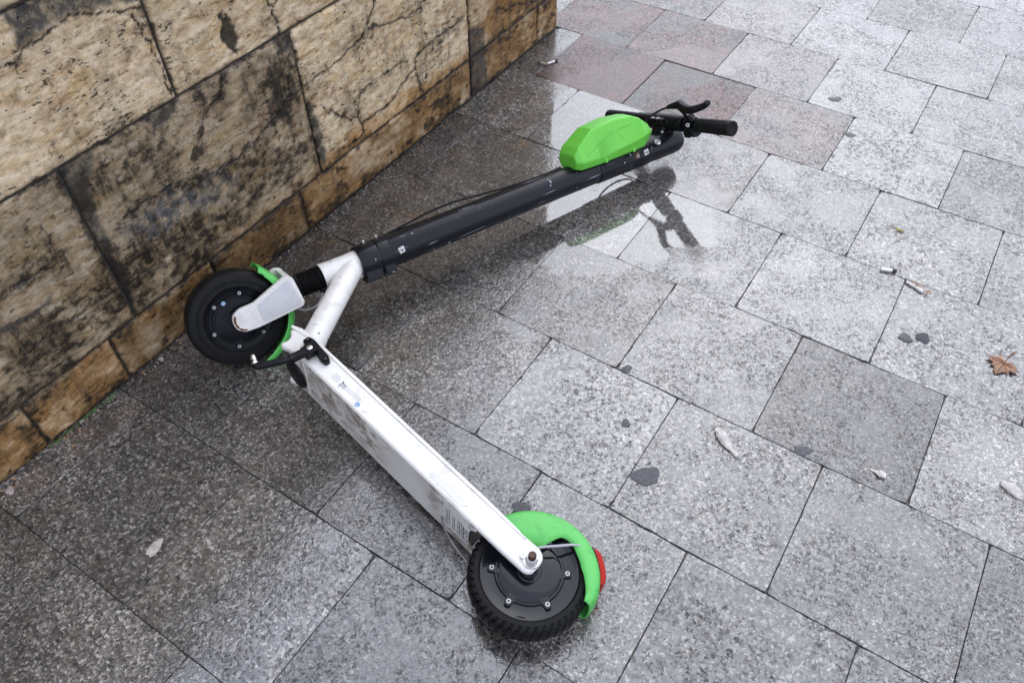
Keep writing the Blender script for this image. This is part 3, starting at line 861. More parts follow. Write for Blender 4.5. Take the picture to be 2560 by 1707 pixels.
# ---- deck with the two rear arms
mb = MB()
mb.prism([(0.118, -0.0222), (0.592, -0.0222), (0.592, 0.0212), (0.118, 0.0212)], xz, -0.0465, 0.0465)
for s in (1, -1):
    arm = [(0.590, -0.0225), (0.610, -0.0262), (0.626, -0.033), (0.634, -0.027), (0.630, -0.015), (0.635, -0.004), (0.648, 0.003), (0.646, 0.011), (0.612, 0.0215),
           (0.16, 0.0218), (0.05, 0.0240), (0.004, 0.0258), (-0.0085, 0.019), (-0.0125, 0.010), (-0.0135, -0.011), (-0.010, -0.0165), (-0.003, -0.0205), (0.040, -0.0222), (0.16, -0.0225)]
    mb.prism(round_poly(arm, 0.005, 3), xz, s * 0.0460, s * 0.0595)
mb.prism([(0.588, -0.0220), (0.605, -0.024), (0.615, -0.026), (0.618, 0.0), (0.612, 0.0210), (0.588, 0.0210)], xz, -0.0465, 0.0465)
deck = B_('deck', mb, WHITE, bevel=0.0045)
mb = MB()
mb.prism(round_poly([(0.03, 0.0195), (0.60, 0.0190), (0.640, 0.0105), (0.651, 0.0085), (0.655, 0.0125), (0.635, 0.0215), (0.60, 0.0252), (0.12, 0.0252), (0.05, 0.0232)], 0.002, 2), xz, 0.0470, 0.0612)
B_('deck_edge', mb, WHITE, deck, bevel=0.002)
mb = MB(); mb.prism(round_poly([(0.12, -0.052), (0.58, -0.052), (0.58, 0.052), (0.12, 0.052)], 0.012, 4), lambda p, q, t: (p, q, t), 0.0263, 0.0290)
for i in range(9): mb.box((0.35, -0.044 + i * 0.011, 0.0296), (0.215, 0.0028, 0.0008))
B_('foot_mat', mb, RUBBER_GRIP, deck)
# underside plate with the round wheel opening
mb = MB()
pl = [(0.590, -0.0552), (0.590, 0.0552), (0.150, 0.0552), (0.100, 0.0540)]
for a in range(11):
    th = math.pi / 2 - math.pi * a / 10
    pl.append((0.103 + 0.017 * math.cos(th), 0.040 * math.sin(th)))
pl.append((0.100, -0.0540)); pl.append((0.150, -0.0552))
mb.prism(pl, lambda p, q, t: (p, q, t), -0.0229, -0.0200)
B_('underside', mb, WHITE_DIRTY, deck, bevel=0.0)
mb = MB()       # dark wheel well
mb.box((0.1185, 0, -0.0005), (0.0012, 0.044, 0.021))
B_('wheel_well', mb, BLACK_PLAIN, deck)
# black oval cap under the neck
mb = MB()
rg = []
for r, h in ((0.0, 0.0065), (0.6, 0.006), (0.9, 0.004), (1.0, 0.0)):
    rg.append([(0.606 + 0.030 * r * math.cos(a) + 0.002 * math.sin(a), -0.014 + 0.037 * r * math.sin(a), -0.0245 - h) for a in np.linspace(0, 2 * math.pi, 32, endpoint=False)])
mb.rings(rg)
B_('cap', mb, BLACK_PLAIN, deck)
# weld bead
mb = MB(); pts = [(0.575 - 0.006 * math.cos(a), 0.052 * math.sin(a), -0.0235) for a in np.linspace(-1.2, 1.2, 40)]
mb.tube(pts, [0.0010 + 0.0006 * (i % 2) for i in range(40)], 8)
B_('weld', mb, WHITE, deck)
# side reflectors, warning stickers
for s in (1, -1):
    mb = MB(); r = 0.0062
    poly = [(0.2225 + r * math.cos(a), -0.009 + r * math.sin(a)) for a in np.linspace(-math.pi / 2, math.pi / 2, 9)] + [(0.148 + r * math.cos(a), -0.009 + r * math.sin(a)) for a in np.linspace(math.pi / 2, 1.5 * math.pi, 9)]
    mb.prism(poly, xz, s * 0.0590, s * 0.0602)
    B_('reflector', mb, REFLECT2, deck)
def text_lines(x0, z0, dx, lines, pitch, th, seed, plane):
    r = random.Random(seed); m_ = MB()
    for i in range(lines):
        x = x0
        while x < x0 + dx * (0.75 + 0.25 * r.random()):
            wl = r.uniform(0.0012, 0.0050)
            plane(m_, x, z0 + i * pitch, wl, th); x += wl + 0.0010
    return m_
def side_plane(m_, x, z, wl, th): m_.box((x + wl / 2, 0.05935, z), (wl / 2, 0.0003, th / 2))
mb = MB()
for (x0, z0, dx, ln, sd_) in ((0.487, -0.0085, 0.019, 6, 1), (0.425, -0.0075, 0.060, 5, 2), (0.490, 0.0015, 0.014, 2, 3)):
    t_ = text_lines(x0, z0, dx, ln, 0.0020, 0.0007, sd_, side_plane)
    mb.add(t_.v, t_.f)
B_('small_print', mb, INK, deck, smooth=False)
mb = MB(); mb.lathe([(0.0, 0.0588), (0.0046, 0.0588), (0.0046, 0.0597), (0.0, 0.0597)], (0.4225, 0, -0.0118), 1, 28)
st = B_('round_sticker', mb, BLUE_INK, deck)
mb = MB(); mb.box((0.4225, 0.0598, -0.0106), (0.0010, 0.0002, 0.0009)); mb.box((0.4225, 0.0598, -0.0130), (0.0018, 0.0002, 0.0012)); mb.box((0.4243, 0.0598, -0.0126), (0.0006, 0.0002, 0.0014))
B_('symbol', mb, LABEL, st, smooth=False)
mb = MB(); r_ = random.Random(5)
for i in range(34): mb.box((0.474 + r_.uniform(-0.007, 0.007), 0.0593, -0.004 + r_.uniform(-0.006, 0.006)), (r_.uniform(0.0003, 0.0022), 0.0003, r_.uniform(0.0002, 0.0008)), rot=Matrix.Rotation(r_.uniform(0, 3), 3, 'Y'))
B_('scuff', mb, INK_SHADE_D, deck, smooth=False)
def bot_plane(m_, y, x, wl, th): m_.box((x, y + wl / 2, -0.02345), (th / 2, wl / 2, 0.0003))
mb = MB(); mb.box((0.150, 0.008, -0.0230), (0.030, 0.042, 0.0002))
lab = B_('label', mb, LABEL, deck, smooth=False)
mb = MB()
for i in range(11):
    if i in (3, 6): continue
    t_ = text_lines(-0.024, 0.174 - i * 0.0042, 0.056, 1, 0.002, 0.0012, 20 + i, bot_plane); mb.add(t_.v, t_.f)
for i in range(3):
    y = -0.020 + i * 0.016
    for d_ in ((0.0, 0.004), (0.0, -0.004)): mb.box((0.1265, y + d_[1], -0.0235), (0.0045, 0.0006, 0.0003))
    mb.box((0.1220, y, -0.0235), (0.0006, 0.0045, 0.0003)); mb.box((0.1310, y, -0.0235), (0.0008, 0.0055, 0.0003))
B_('small_print', mb, INK_SHADE_D, lab, smooth=False)

# ---- wheels
def tyre_mesh(R, rim, hw, seg, groove, gdepth):
    """ring section: from inner edge on +y round the tread to -y"""
    prof = []
    nsec = 18
    for i in range(nsec + 1):
        a = math.pi * i / nsec
        y = hw * math.copysign(abs(math.cos(a)) ** 0.62, math.cos(a))
        r = rim + (R - rim) * abs(math.sin(a)) ** 0.55
        prof.append((r, y, math.sin(a)))
    prof.append((rim - 0.004, -hw * 0.80, 0)); prof.append((rim - 0.004, hw * 0.80, 0))
    m_ = MB(); rg = []
    for j in range(seg):
        ring = []
        for (r, y, k) in prof:
            if groove:
                ph = (j + 3.4 * abs(y) / hw * 2) % groove
                if ph < 1.9 and abs(y) > hw * 0.22 and k > 0.20: r = r - gdepth; y = y * 0.95
            a = 2 * math.pi * j / seg
            ring.append((r * math.cos(a), y, r * math.sin(a)))
        rg.append(ring)
    m_.rings(rg, loop=True)
    if groove:
        pass
    return m_
def hub_mesh(R, rb, gl, y0, yb):
    m_ = MB()
    prof = [(0.0, y0 + 0.013), (0.0125, y0 + 0.013), (0.0135, y0 + 0.012), (0.0135, y0 + 0.0085), (0.019, y0 + 0.008), (0.0195, y0 + 0.0065), (rb - 0.017, y0 + 0.0060), (rb - 0.009, y0 + 0.0030), (rb - 0.006, y0 + 0.0002),
            (R - 0.008, y0), (R - 0.0045, y0 + 0.0018), (R - 0.0025, y0 + 0.0018), (R, y0 - 0.001), (R, -y0 + 0.001), (R - 0.006, -y0), (0.014, -y0 - 0.004), (0.0, -y0 - 0.012)]
    m_.lathe(prof, axis=1, n=72)
    return m_
def lobes(m_, rb, y0, ang0):
    for i in range(6):
        a = ang0 + math.pi / 3 * i
        c, s = math.cos(a), math.sin(a)
        Rm = np.array([[c, 0, -s], [0, 1, 0], [s, 0, c]])
        poly = round_poly([(rb - 0.014, -0.0085), (rb - 0.003, -0.0065), (rb + 0.0062, -0.0048), (rb + 0.0062, 0.0048), (rb - 0.003, 0.0065), (rb - 0.014, 0.0085)], 0.003, 3)
        n0 = len(m_.v)
        m_.prism(poly, lambda p, q, t: tuple(Rm @ np.array([p, t, q])), y0 - 0.001, y0 + 0.0045)
def ring_ridge(m_, rb, y0):
    m_.lathe([(rb - 0.011, y0 - 0.001), (rb - 0.0100, y0 + 0.0048), (rb - 0.0060, y0 + 0.0042), (rb - 0.0042, y0 - 0.001)], axis=1, n=72)
def bolt_mesh(c, axis, r=0.0036, h=0.003):
    m_ = MB()
    m_.lathe([(r * 0.95, -0.001), (r, h * 0.5), (r * 0.9, h), (r * 0.58, h), (r * 0.56, h * 0.6)], c, n=18, dirs=axis, cap=False)
    m_.lathe([(r * 0.575, h * 0.62), (r * 0.30, h * 0.60), (0.0, h * 0.60)], c, n=18, dirs=axis, cap=False, mi=1)  # socket floor coloured dark, standing in for shade in the recess
    return m_

# rear wheel
mb = hub_mesh(0.0835, 0.0625, 1, 0.018, 0); ring_ridge(mb, 0.0625, 0.018)
BOLT_R = math.atan2(-0.034, 0.052)
# angle of one bolt in the x-z plane
A_R = math.radians(-41.0)
lobes(mb, 0.0615, 0.018, A_R)
wheel_r = B_('wheel', mb, HUB_R, bevel=0.0008)
B_('tyre', tyre_mesh(0.1015, 0.0835, 0.0235, 276, 6, 0.0036), RUBBER, wheel_r, ang=20)
for i in range(6):
    a = A_R + math.pi / 3 * i
    B_('bolt', bolt_mesh((0.0615 * math.cos(a), 0.0222, 0.0615 * math.sin(a)), (0, 1, 0), 0.0040), [METAL_W, INK_SHADE_D], wheel_r)
mb = MB(); mb.lathe([(0.0075, 0.022), (0.0075, 0.046)], axis=1, n=24); mb.lathe([(0.0065, 0.044), (0.0065, 0.082), (0.0055, 0.084), (0.0, 0.084)], axis=1, n=24)
ax_r = B_('axle', mb, RUST, wheel_r)
mb = MB(); mb.lathe([(0.0135, 0.0600), (0.0135, 0.0622), (0.0, 0.0622)], axis=1, n=28)
B_('washer', mb, METAL, wheel_r)
mb = MB(); mb.lathe([(0.0100, 0.0620), (0.0104, 0.0640), (0.0104, 0.0710), (0.0095, 0.0735), (0.0064, 0.0735)], axis=1, n=6)
B_('axle_nut', mb, METAL_W, wheel_r, smooth=False, bevel=0.0007)
mb = MB(); mb.lathe([(0.0050, 0.0600), (0.0050, 0.0640), (0.0026, 0.0640), (0.0026, 0.0625), (0.0, 0.0625)], (0.0145, 0, -0.004), axis=1, n=20)
B_('lock_screw', mb, METAL, wheel_r)

# front wheel
def ff_(V): return sf(V + np.array([FX, 0, FZ]))
def F_(name, mb, mat, parent=None, **k): return build(name, mb, mat, parent or scooter, ff_, EO, **k)
mb = hub_mesh(0.0705, 0.0575, 1, 0.018, 0); ring_ridge(mb, 0.0575, 0.018)
A_F = math.radians(80.0)
lobes(mb, 0.0565, 0.018, A_F)
wheel_f = F_('wheel', mb, HUB_F, bevel=0.0008)
F_('tyre', tyre_mesh(0.1015, 0.0700, 0.0245, 240, 0, 0.0), RUBBER, wheel_f, ang=28)
mb = MB()
for r, y in ((0.0815, 0.0247), (0.0780, 0.0246)): mb.lathe([(r, y - 0.001), (r + 0.0006, y + 0.0006), (r + 0.0014, y + 0.0006), (r + 0.0020, y - 0.001)], axis=1, n=96, cap=False)
F_('sidewall_ridge', mb, RUBBER, wheel_f)
for i in range(6):
    a = A_F + math.pi / 3 * i
    F_('bolt', bolt_mesh((0.0565 * math.cos(a), 0.0222, 0.0565 * math.sin(a)), (0, 1, 0), 0.0036), [METAL_W, INK_SHADE_D], wheel_f)
mb = MB(); mb.lathe([(0.008, -0.036), (0.008, 0.036)], axis=1, n=20)
F_('axle', mb, METAL, wheel_f)
mb = MB(); mb.lathe([(0.0, 0.0245), (0.0040, 0.0245), (0.0045, 0.0228)], (0.044, 0, -0.017), axis=1, n=16)
F_('paint_spot', mb, plain('pale_blue_paint', (0.25, 0.36, 0.50), 0.5), wheel_f)

# ---- rear fender, tail light, lamp cable
def fender_mesh(angles, ro, rin, hw, mapf, crown=0.012):
    m_ = MB(); rg = []
    for a, R_, ri in zip(angles, ro, rin):
        sec = []
        for yy, rr in [(-hw, ri), (-hw, ri + (R_ - crown - ri) * 0.5), (-hw, R_ - crown), (-hw * 0.93, R_ - crown * 0.45), (-hw * 0.72, R_ - crown * 0.12), (-hw * 0.35, R_), (0, R_ + 0.0006), (hw * 0.35, R_), (hw * 0.72, R_ - crown * 0.12), (hw * 0.93, R_ - crown * 0.45), (hw, R_ - crown), (hw, ri + (R_ - crown - ri) * 0.5), (hw, ri)]:
            sec.append(mapf(a, rr, yy))
        rg.append(sec)
    m_.rings(rg, closed=False, cap=False)
    return m_
angs = np.radians(np.linspace(14, 167, 64))
ro = np.interp(np.degrees(angs), [14, 25, 53, 82, 116, 148, 158, 167], [0.1045, 0.1055, 0.1075, 0.1105, 0.1135, 0.1165, 0.116, 0.112])
ri = np.interp(np.degrees(angs), [14, 40, 73, 79, 84.2, 88.7, 92, 95.6, 104.7, 116.6, 134, 150, 159, 167], [0.030, 0.030, 0.036, 0.049, 0.062, 0.0743, 0.0775, 0.0795, 0.082, 0.081, 0.083, 0.0905, 0.0955, 0.0990])
mb = fender_mesh(angs, ro, ri, 0.0345, lambda a, r, y: (r * math.cos(a), y, r * math.sin(a)))
fen = B_('fender', mb, GREEN_F, ang=60, solid=0.0024)
mb = MB()
ta = np.radians(np.linspace(114, 144, 12))
rg = []
for i, a in enumerate(ta):
    k = 1 - (2 * i / 11 - 1) ** 6 * 0.5
    R0_, R1_ = 0.1125, 0.1155 + 0.0105 * k
    rg.append([(r * math.cos(a), y, r * math.sin(a)) for r, y in ((R0_, -0.019), (R1_ - 0.002, -0.018), (R1_, -0.014), (R1_, 0.014), (R1_ - 0.002, 0.018), (R0_, 0.019))])
mb.rings(rg)
tl = B_('tail_light', mb, RED_LENS, ang=30)
mb = MB()
rg = []
for a in np.radians(np.linspace(112.5, 145.5, 10)):
    rg.append([(r * math.cos(a), y, r * math.sin(a)) for r, y in ((0.110, -0.021), (0.1158, -0.0205), (0.1158, 0.0205), (0.110, 0.021))])
mb.rings(rg)
B_('lamp_base', mb, BLACK_PLAIN, tl)
mb = MB(); mb.tube(smooth_path([(0.020, 0.044, 0.012), (0.010, 0.043, 0.034), (-0.008, 0.041, 0.058), (-0.024, 0.037, 0.080), (-0.036, 0.028, 0.094)], 6), 0.0022, 10)
B_('lamp_cable', mb, GREY_WIRE)
# hidden-side brake rod under the deck
mb = MB(); mb.tube(smooth_path([(0.182, -0.012, -0.027), (0.176, -0.021, -0.030), (0.164, -0.033, -0.033), (0.141, -0.052, -0.034)], 5), 0.0018, 10)
mb.tube([(0.152, -0.043, -0.034), (0.137, -0.054, -0.034)], 0.0032, 10); mb.tube([(0.141, -0.0515, -0.034), (0.104, -0.072, -0.033)], 0.0026, 10)
for k in range(3): mb.tube([(0.133 - k * 0.004, -0.0565 - k * 0.0022, -0.034), (0.1315 - k * 0.004, -0.0573 - k * 0.0022, -0.034)], 0.0042, 10)
B_('brake_cable', mb, plain('dull_steel', (0.22, 0.215, 0.21), 0.4, 0.8))

# ---- kickstand
mb = MB()
mb.prism(round_poly([(0.603, 0.001), (0.603, 0.016), (0.590, 0.019), (0.545, 0.0155), (0.530, 0.011), (0.530, 0.000), (0.545, -0.002), (0.560, 0.002), (0.590, 0.000)], 0.004, 3), xz, 0.0588, 0.0700)
mb.prism(round_poly([(0.580, -0.020), (0.580, 0.006), (0.556, 0.006), (0.556, -0.020)], 0.004, 3), xz, 0.0690, 0.0840)
ks = B_('kickstand', mb, BLACK_PLAIN, bevel=0.0012)
for c_ in ((0.596, 0.0096), (0.537, 0.0056)):
    B_('bolt', bolt_mesh((c_[0], 0.0700, c_[1]), (0, 1, 0), 0.0048, 0.0030), [BLACK_PLAIN, INK_SHADE_D], ks)
mb = MB(); mb.lathe([(0.0058, 0.083), (0.0058, 0.0862), (0.0045, 0.0868), (0.0, 0.0868)], (0.568, 0, -0.0055), 1, 20)
B_('pivot', mb, METAL, ks)
mb = MB(); mb.tube([(0.5665, 0.082, -0.016), (0.5700, 0.084, -0.047)], 0.0088, 18)
B_('sleeve', mb, BLACK_PLAIN, ks)
arm_pts = smooth_path([(0.5695, 0.0838, -0.044), (0.578, 0.086, -0.066), (0.587, 0.087, -0.088), (0.593, 0.0868, -0.0985), (0.600, 0.0865, -0.1015), (0.607, 0.088, -0.0985)], 6)
mb = MB(); mb.tube(arm_pts, 0.0066, 16)
B_('arm', mb, BLACK_PLAIN, ks)
mb = MB(); mb.tube(smooth_path([(0.600, 0.0865, -0.1015), (0.610, 0.0895, -0.0970), (0.619, 0.092, -0.0935)], 5), [0.0068, 0.0067, 0.0064, 0.0060, 0.0057, 0.0055, 0.0053, 0.0051, 0.0048, 0.0042, 0.0026], 16)
B_('foot', mb, METAL, ks)

# ---- neck and head tube
mb = MB()
n0, n1 = np.array([0.622, 0.0, 0.010]), np.array([0.757, 0.0, 0.236])
K = 14
mb.tube([n0 + (n1 - n0) * i / K for i in range(K + 1)], [0.0265] * 3 + [0.0250] * (K - 2), 36)
neck = B_('neck_tube', mb, WHITE)
mb = MB(); mb.tube([n0 + (n1 - n0) * t_ for t_ in (0.075, 0.085, 0.095)], [0.0275, 0.0295, 0.0275], 36)
B_('weld', mb, WHITE, neck)
mb = MB()
mb.lathe([(0.0235, -0.0870), (0.0262, -0.0868), (0.0268, -0.0850), (0.0262, -0.070), (0.0258, -0.03), (0.0268, -0.008), (0.0272, -0.0015), (0.0, -0.0015)], axis=2, n=48)
head = S__('head_tube', mb, WHITE)
mb = MB(); mb.box((-0.0285, 0.004, 0.001), (0.0042, 0.009, 0.0145)); mb.box((-0.026, 0.004, -0.018), (0.007, 0.009, 0.0075))
S__('latch_tab', mb, WHITE, head, bevel=0.0012)

# ---- suspension bellows, fork, fender
mb = MB(); prof = [(0.020, -0.0865)]
nb = 8
for i in range(nb * 6 + 1):
    z = -0.0875 - 0.0525 * i / (nb * 6)
    prof.append((0.0240 + 0.0030 * math.cos(2 * math.pi * i / 6), z))
prof.append((0.0, -0.140))
mb.lathe(prof, (-0.001, 0, 0), 2, 40)
S__('bellows', mb, RUBBER_GRIP, ang=60)
leg = [(0.0575, 0.1105), (0.0510, 0.1262), (-0.0092, 0.1340), (-0.0165, 0.1275), (-0.0240, 0.030), (-0.0225, 0.001), (-0.012, -0.0130), (0.0035, -0.0165), (0.0185, -0.0120), (0.0275, 0.004), (0.0285, 0.035)]
mb = MB()
fx = lambda p, q, t: (p, t, q)
for s in (1, -1):
    mb.prism(round_poly(leg, 0.006, 4), fx, s * 0.0345, s * 0.0430)
mb.prism(round_poly([(0.054, 0.1125), (0.049, 0.1262), (-0.009, 0.1335), (-0.015, 0.1265), (-0.013, 0.118), (0.02, 0.1135)], 0.003, 3), fx, -0.0344, 0.0344)
fork = F_('fork', mb, WHITE, bevel=0.0018)
for s in (1, -1):
    mb = MB()
    mb.prism(round_poly([(0.0485, 0.1125), (0.0440, 0.1190), (-0.0055, 0.1270), (-0.0108, 0.1220), (-0.0165, 0.0480), (-0.0135, 0.0430), (0.0190, 0.0400), (0.0235, 0.0440)], 0.004, 3), fx, s * 0.0425, s * 0.0442)
    F_('reflector', mb, REFLECT, fork)
    mb = MB()
    pl_ = round_poly([(-0.0195, 0.022), (-0.0175, 0.001), (-0.0095, -0.0085), (0.0035, -0.0115), (0.0150, -0.0085), (0.0222, 0.005), (0.0225, 0.020), (0.0, 0.026)], 0.004, 3)
    mb.prism(pl_, fx, s * 0.0425, s * 0.0440)
    cap_ = F_('end_cap', mb, WHITE, fork)
    mb = MB()
    cxm = (0.002, 0.006)
    ring_ = [(cxm[0] + (p - cxm[0]) * 1.035, cxm[1] + (q - cxm[1]) * 1.035) for p, q in pl_]
    r_ = random.Random(3)
    pts = [(p, s * 0.0430, q) for p, q in ring_ if q < 0.013 and p < 0.017]
    mb.tube(pts, [0.0016 + 0.0016 * r_.random() for _ in pts], 8)
    F_('rust_edge', mb, RUST_EDGE, fork)
mb = MB(); mb.lathe([(0.0115, 0.0315), (0.0115, 0.0345)], axis=1, n=24)
F_('spacer', mb, BLACK_PLAIN, fork)
angs = np.radians(np.linspace(-84, 51, 60))
ro = np.interp(np.degrees(angs), [-84, -60, 0, 40, 51], [0.117, 0.115, 0.112, 0.112, 0.114])
ri = np.interp(np.degrees(angs), [-84, -78, -60, 0, 30, 42, 51], [0.112, 0.103, 0.0985, 0.0985, 0.0990, 0.102, 0.110])
mb = fender_mesh(angs, ro, ri, 0.0300, lambda a, r, y: (r * math.sin(a), y, r * math.cos(a)), 0.009)
F_('fender', mb, GREEN_F, ang=60, solid=0.0024)
mb = MB(); mb.tube(smooth_path([(-0.008, 0.012, 0.186), (-0.014, 0.016, 0.182), (-0.030, 0.014, 0.172), (-0.040, 0.010, 0.158), (-0.039, 0.012, 0.138), (-0.030, 0.018, 0.124), (-0.018, 0.022, 0.116)], 6), 0.0020, 10)
cb = F_('motor_cable', mb, GREY_WIRE)
mb = MB(); mb.lathe([(0.004, -0.004), (0.0062, -0.003), (0.0062, 0.003), (0.004, 0.004)], (-0.0115, 0.016, 0.184), n=16, dirs=(-0.5, 0.5, -0.4))
F_('grommet', mb, RUBBER_GRIP, cb)

# ---- stem
mb = MB()
mb.lathe([(0.0, 0.0705), (0.0368, 0.0705), (0.0374, 0.0730), (0.0372, 0.16), (0.0358, 0.34), (0.0338, 0.54), (0.0332, 0.640), (0.0334, 0.820), (0.0345, 0.85), (0.0352, 0.895), (0.0350, 0.912), (0.0335, 0.925), (0.0295, 0.934), (0.022, 0.938), (0.0, 0.939)], (-0.0015, 0, 0), 2, 64)
stem = S__('stem', mb, BLACK)
mb = MB()
mb.lathe([(0.0275, -0.0020), (0.0350, -0.0020), (0.0362, 0.0), (0.0376, 0.040), (0.0370, 0.0415), (0.0370, 0.0435), (0.0384, 0.0450), (0.0392, 0.0700), (0.0384, 0.0718), (0.0340, 0.0718)], (-0.002, 0, 0), 2, 64)
mb.box((-0.0395, 0.004, 0.0205), (0.0095, 0.0145, 0.0190)); mb.box((-0.0410, 0.004, 0.0585), (0.0095, 0.0150, 0.0125))
mb.box((-0.0275, 0.0275, 0.0205), (0.0110, 0.0050, 0.0190)); mb.box((-0.0280, 0.0290, 0.0585), (0.0110, 0.0050, 0.0125))
col_ = S__('folding_collar', mb, BLACK, bevel=0.0018)
for z in (0.026, 0.057):
    mb = MB(); mb.lathe([(0.0030, 0.030), (0.0030, 0.0385), (0.0042, 0.0387), (0.0042, 0.0420), (0.0, 0.0420)], (0, -0.004, z), 0, 16)
    S__('bolt', mb, METAL, col_)
S__('bolt', bolt_mesh((-0.042, 0.0195, 0.0655), (0, 1, 0), 0.0035, 0.002), [METAL, INK_SHADE_D], col_)
def plate_bolt(z, mat_plate, parent, x=0.002, y=0.0308):
    mb = MB(); mb.box((x, y, z), (0.0072, 0.0010, 0.0072), rot=Matrix.Rotation(0.12, 3, 'Y'))
    pl_ = S__('bolt_plate', mb, mat_plate, parent, bevel=0.0008)
    S__('bolt', bolt_mesh((x, y + 0.0008, z), (0, 1, 0), 0.0044, 0.0040), [METAL, INK_SHADE_D], parent)
plate_bolt(0.0925, METAL, stem, 0.002, 0.0368)
# clamp that carries the battery box
mb = MB()
mb.lathe([(0.0325, 0.655), (0.0352, 0.6555), (0.0356, 0.658), (0.0356, 0.752), (0.0348, 0.7535), (0.0348, 0.7555), (0.0356, 0.757), (0.0356, 0.815), (0.0350, 0.8175), (0.0325, 0.818)], (-0.0015, 0, 0), 2, 64)
mb.tube([(0.003, 0.0352, 0.662), (0.003, 0.0356, 0.750)], 0.0016, 8)
clamp = S__('clamp', mb, BLACK)
for z, mt in ((0.769, RUST_EDGE), (0.800, METAL)): plate_bolt(z, mt, clamp, 0.0045, 0.0352)
mb = MB(); mb.lathe([(0.0050, 0.0315), (0.0062, 0.0345), (0.0066, 0.0347), (0.0066, 0.0335)], (0.0145, 0, 0.668), 1, 16); mb.box((0.0185, 0.0285, 0.668), (0.009, 0.0045, 0.0035))
S__('clip', mb, BLACK_PLAIN, clamp)
mb = MB()
rg = []
for r, h in ((1.0, 0.0), (0.94, 0.0012), (0.8, 0.0012), (0.74, 0.0006), (0.0, 0.0006)):
    rg.append([(0.017 + 0.0065 * r * math.cos(a) - 0.0009 * 0, 0.0300 + h - 0.010 * r * math.cos(a) * 0.45, 0.8445 + 0.0095 * r * math.sin(a)) for a in np.linspace(0, 2 * math.pi, 28, endpoint=False)])
mb.rings(rg, cap=False)
em = S__('emblem', mb, METAL, stem)
mb = MB()
for dz, dx in ((-0.003, 0.001), (0.002, -0.001), (0.0045, 0.002)): mb.box((0.017 + dx, 0.0310 - dx * 0.45, 0.8445 + dz), (0.0035, 0.0005, 0.0009))
S__('emblem_mark', mb, INK, em)
# handlebar clamp
HB = np.array([0.0500, 0.0, 0.9034])
mb = MB()
for yy0, yy1 in ((-0.030, 0.018),):
    rg = []
    for x_, hy, hz, zc in ((0.018, 0.030, 0.034, 0.892), (0.028, 0.027, 0.028, 0.894), (0.038, 0.0245, 0.0225, 0.899), (0.048, 0.0235, 0.0210, 0.902)):
        rg.append([(x_, -0.006 + hy * math.copysign(abs(math.cos(a)) ** 0.5, math.cos(a)), zc + hz * math.copysign(abs(math.sin(a)) ** 0.5, math.sin(a))) for a in np.linspace(0, 2 * math.pi, 32, endpoint=False)])
    mb.rings(rg)
mb.lathe([(0.0150, -0.052), (0.0200, -0.052), (0.0208, -0.050), (0.0208, 0.028), (0.0198, 0.030), (0.015, 0.030)], HB, 1, 40)
mb.box((0.0570, -0.007, 0.8820), (0.0085, 0.024, 0.0070))
bclamp = S__('handlebar_clamp', mb, BLACK_PLAIN, bevel=0.0020)
for y in (-0.022, -0.002): S__('screw', bolt_mesh((0.0655, y, 0.8815), (1, 0, -0.2), 0.0042, 0.0016), [METAL, INK_SHADE_D], bclamp)
S__('screw', bolt_mesh((0.034, 0.0185, 0.8735), (0.2, 0.6, -0.8), 0.0030, 0.0016), [METAL, INK_SHADE_D], bclamp)
mb = MB(); mb.tube([HB + np.array([0, y, 0]) for y in (-0.225, 0.225)], 0.0135, 28)
bar = S__('handlebar', mb, BLACK_PLAIN)
mb = MB(); mb.lathe([(0.0150, 0.0302), (0.0205, 0.0302), (0.0210, 0.034), (0.0203, 0.074), (0.0195, 0.0755), (0.0135, 0.0755)], HB, 1, 36)
S__('sleeve', mb, BLACK_PLAIN, bar)
mb = MB(); mb.lathe([(0.0150, -0.0530), (0.0188, -0.0530), (0.0188, -0.105), (0.0135, -0.105)], HB, 1, 36)
S__('sleeve', mb, BLACK_PLAIN, bar)
def grip_mesh(s):
    m_ = MB(); rg = []
    nY, nA = 74, 96
    for i in range(nY + 1):
        y = 0.119 + 0.1165 * i / nY
        base = 0.0166 + 0.0012 * (i / nY)
        if i < 3: base *= 0.93 + 0.02 * i
        ring = []
        for j in range(nA):
            k = 0.0
            if 3 < i < nY - 9: k = 0.00055 * (1 if ((i + j * 0.75) % 4 < 2) != ((i - j * 0.75) % 4 < 2) else -1)
            r = base + k
            if i >= nY - 7: r = base + 0.0006
            a = 2 * math.pi * j / nA
            ring.append((HB[0] + r * math.cos(a), s * y, HB[2] + r * math.sin(a)))
        rg.append(ring)
    for rr, dy in ((0.0168, 0.1172), (0.0140, 0.1180), (0.0125, 0.1174), (0.0, 0.1174)):
        rg.append([(HB[0] + max(rr, 1e-5) * math.cos(2 * math.pi * j / nA), s * (0.119 + dy), HB[2] + max(rr, 1e-5) * math.sin(2 * math.pi * j / nA)) for j in range(nA)])
    m_.rings(rg)
    return m_
for s in (1, -1): S__('grip', grip_mesh(s), RUBBER_GRIP, bar, ang=50)
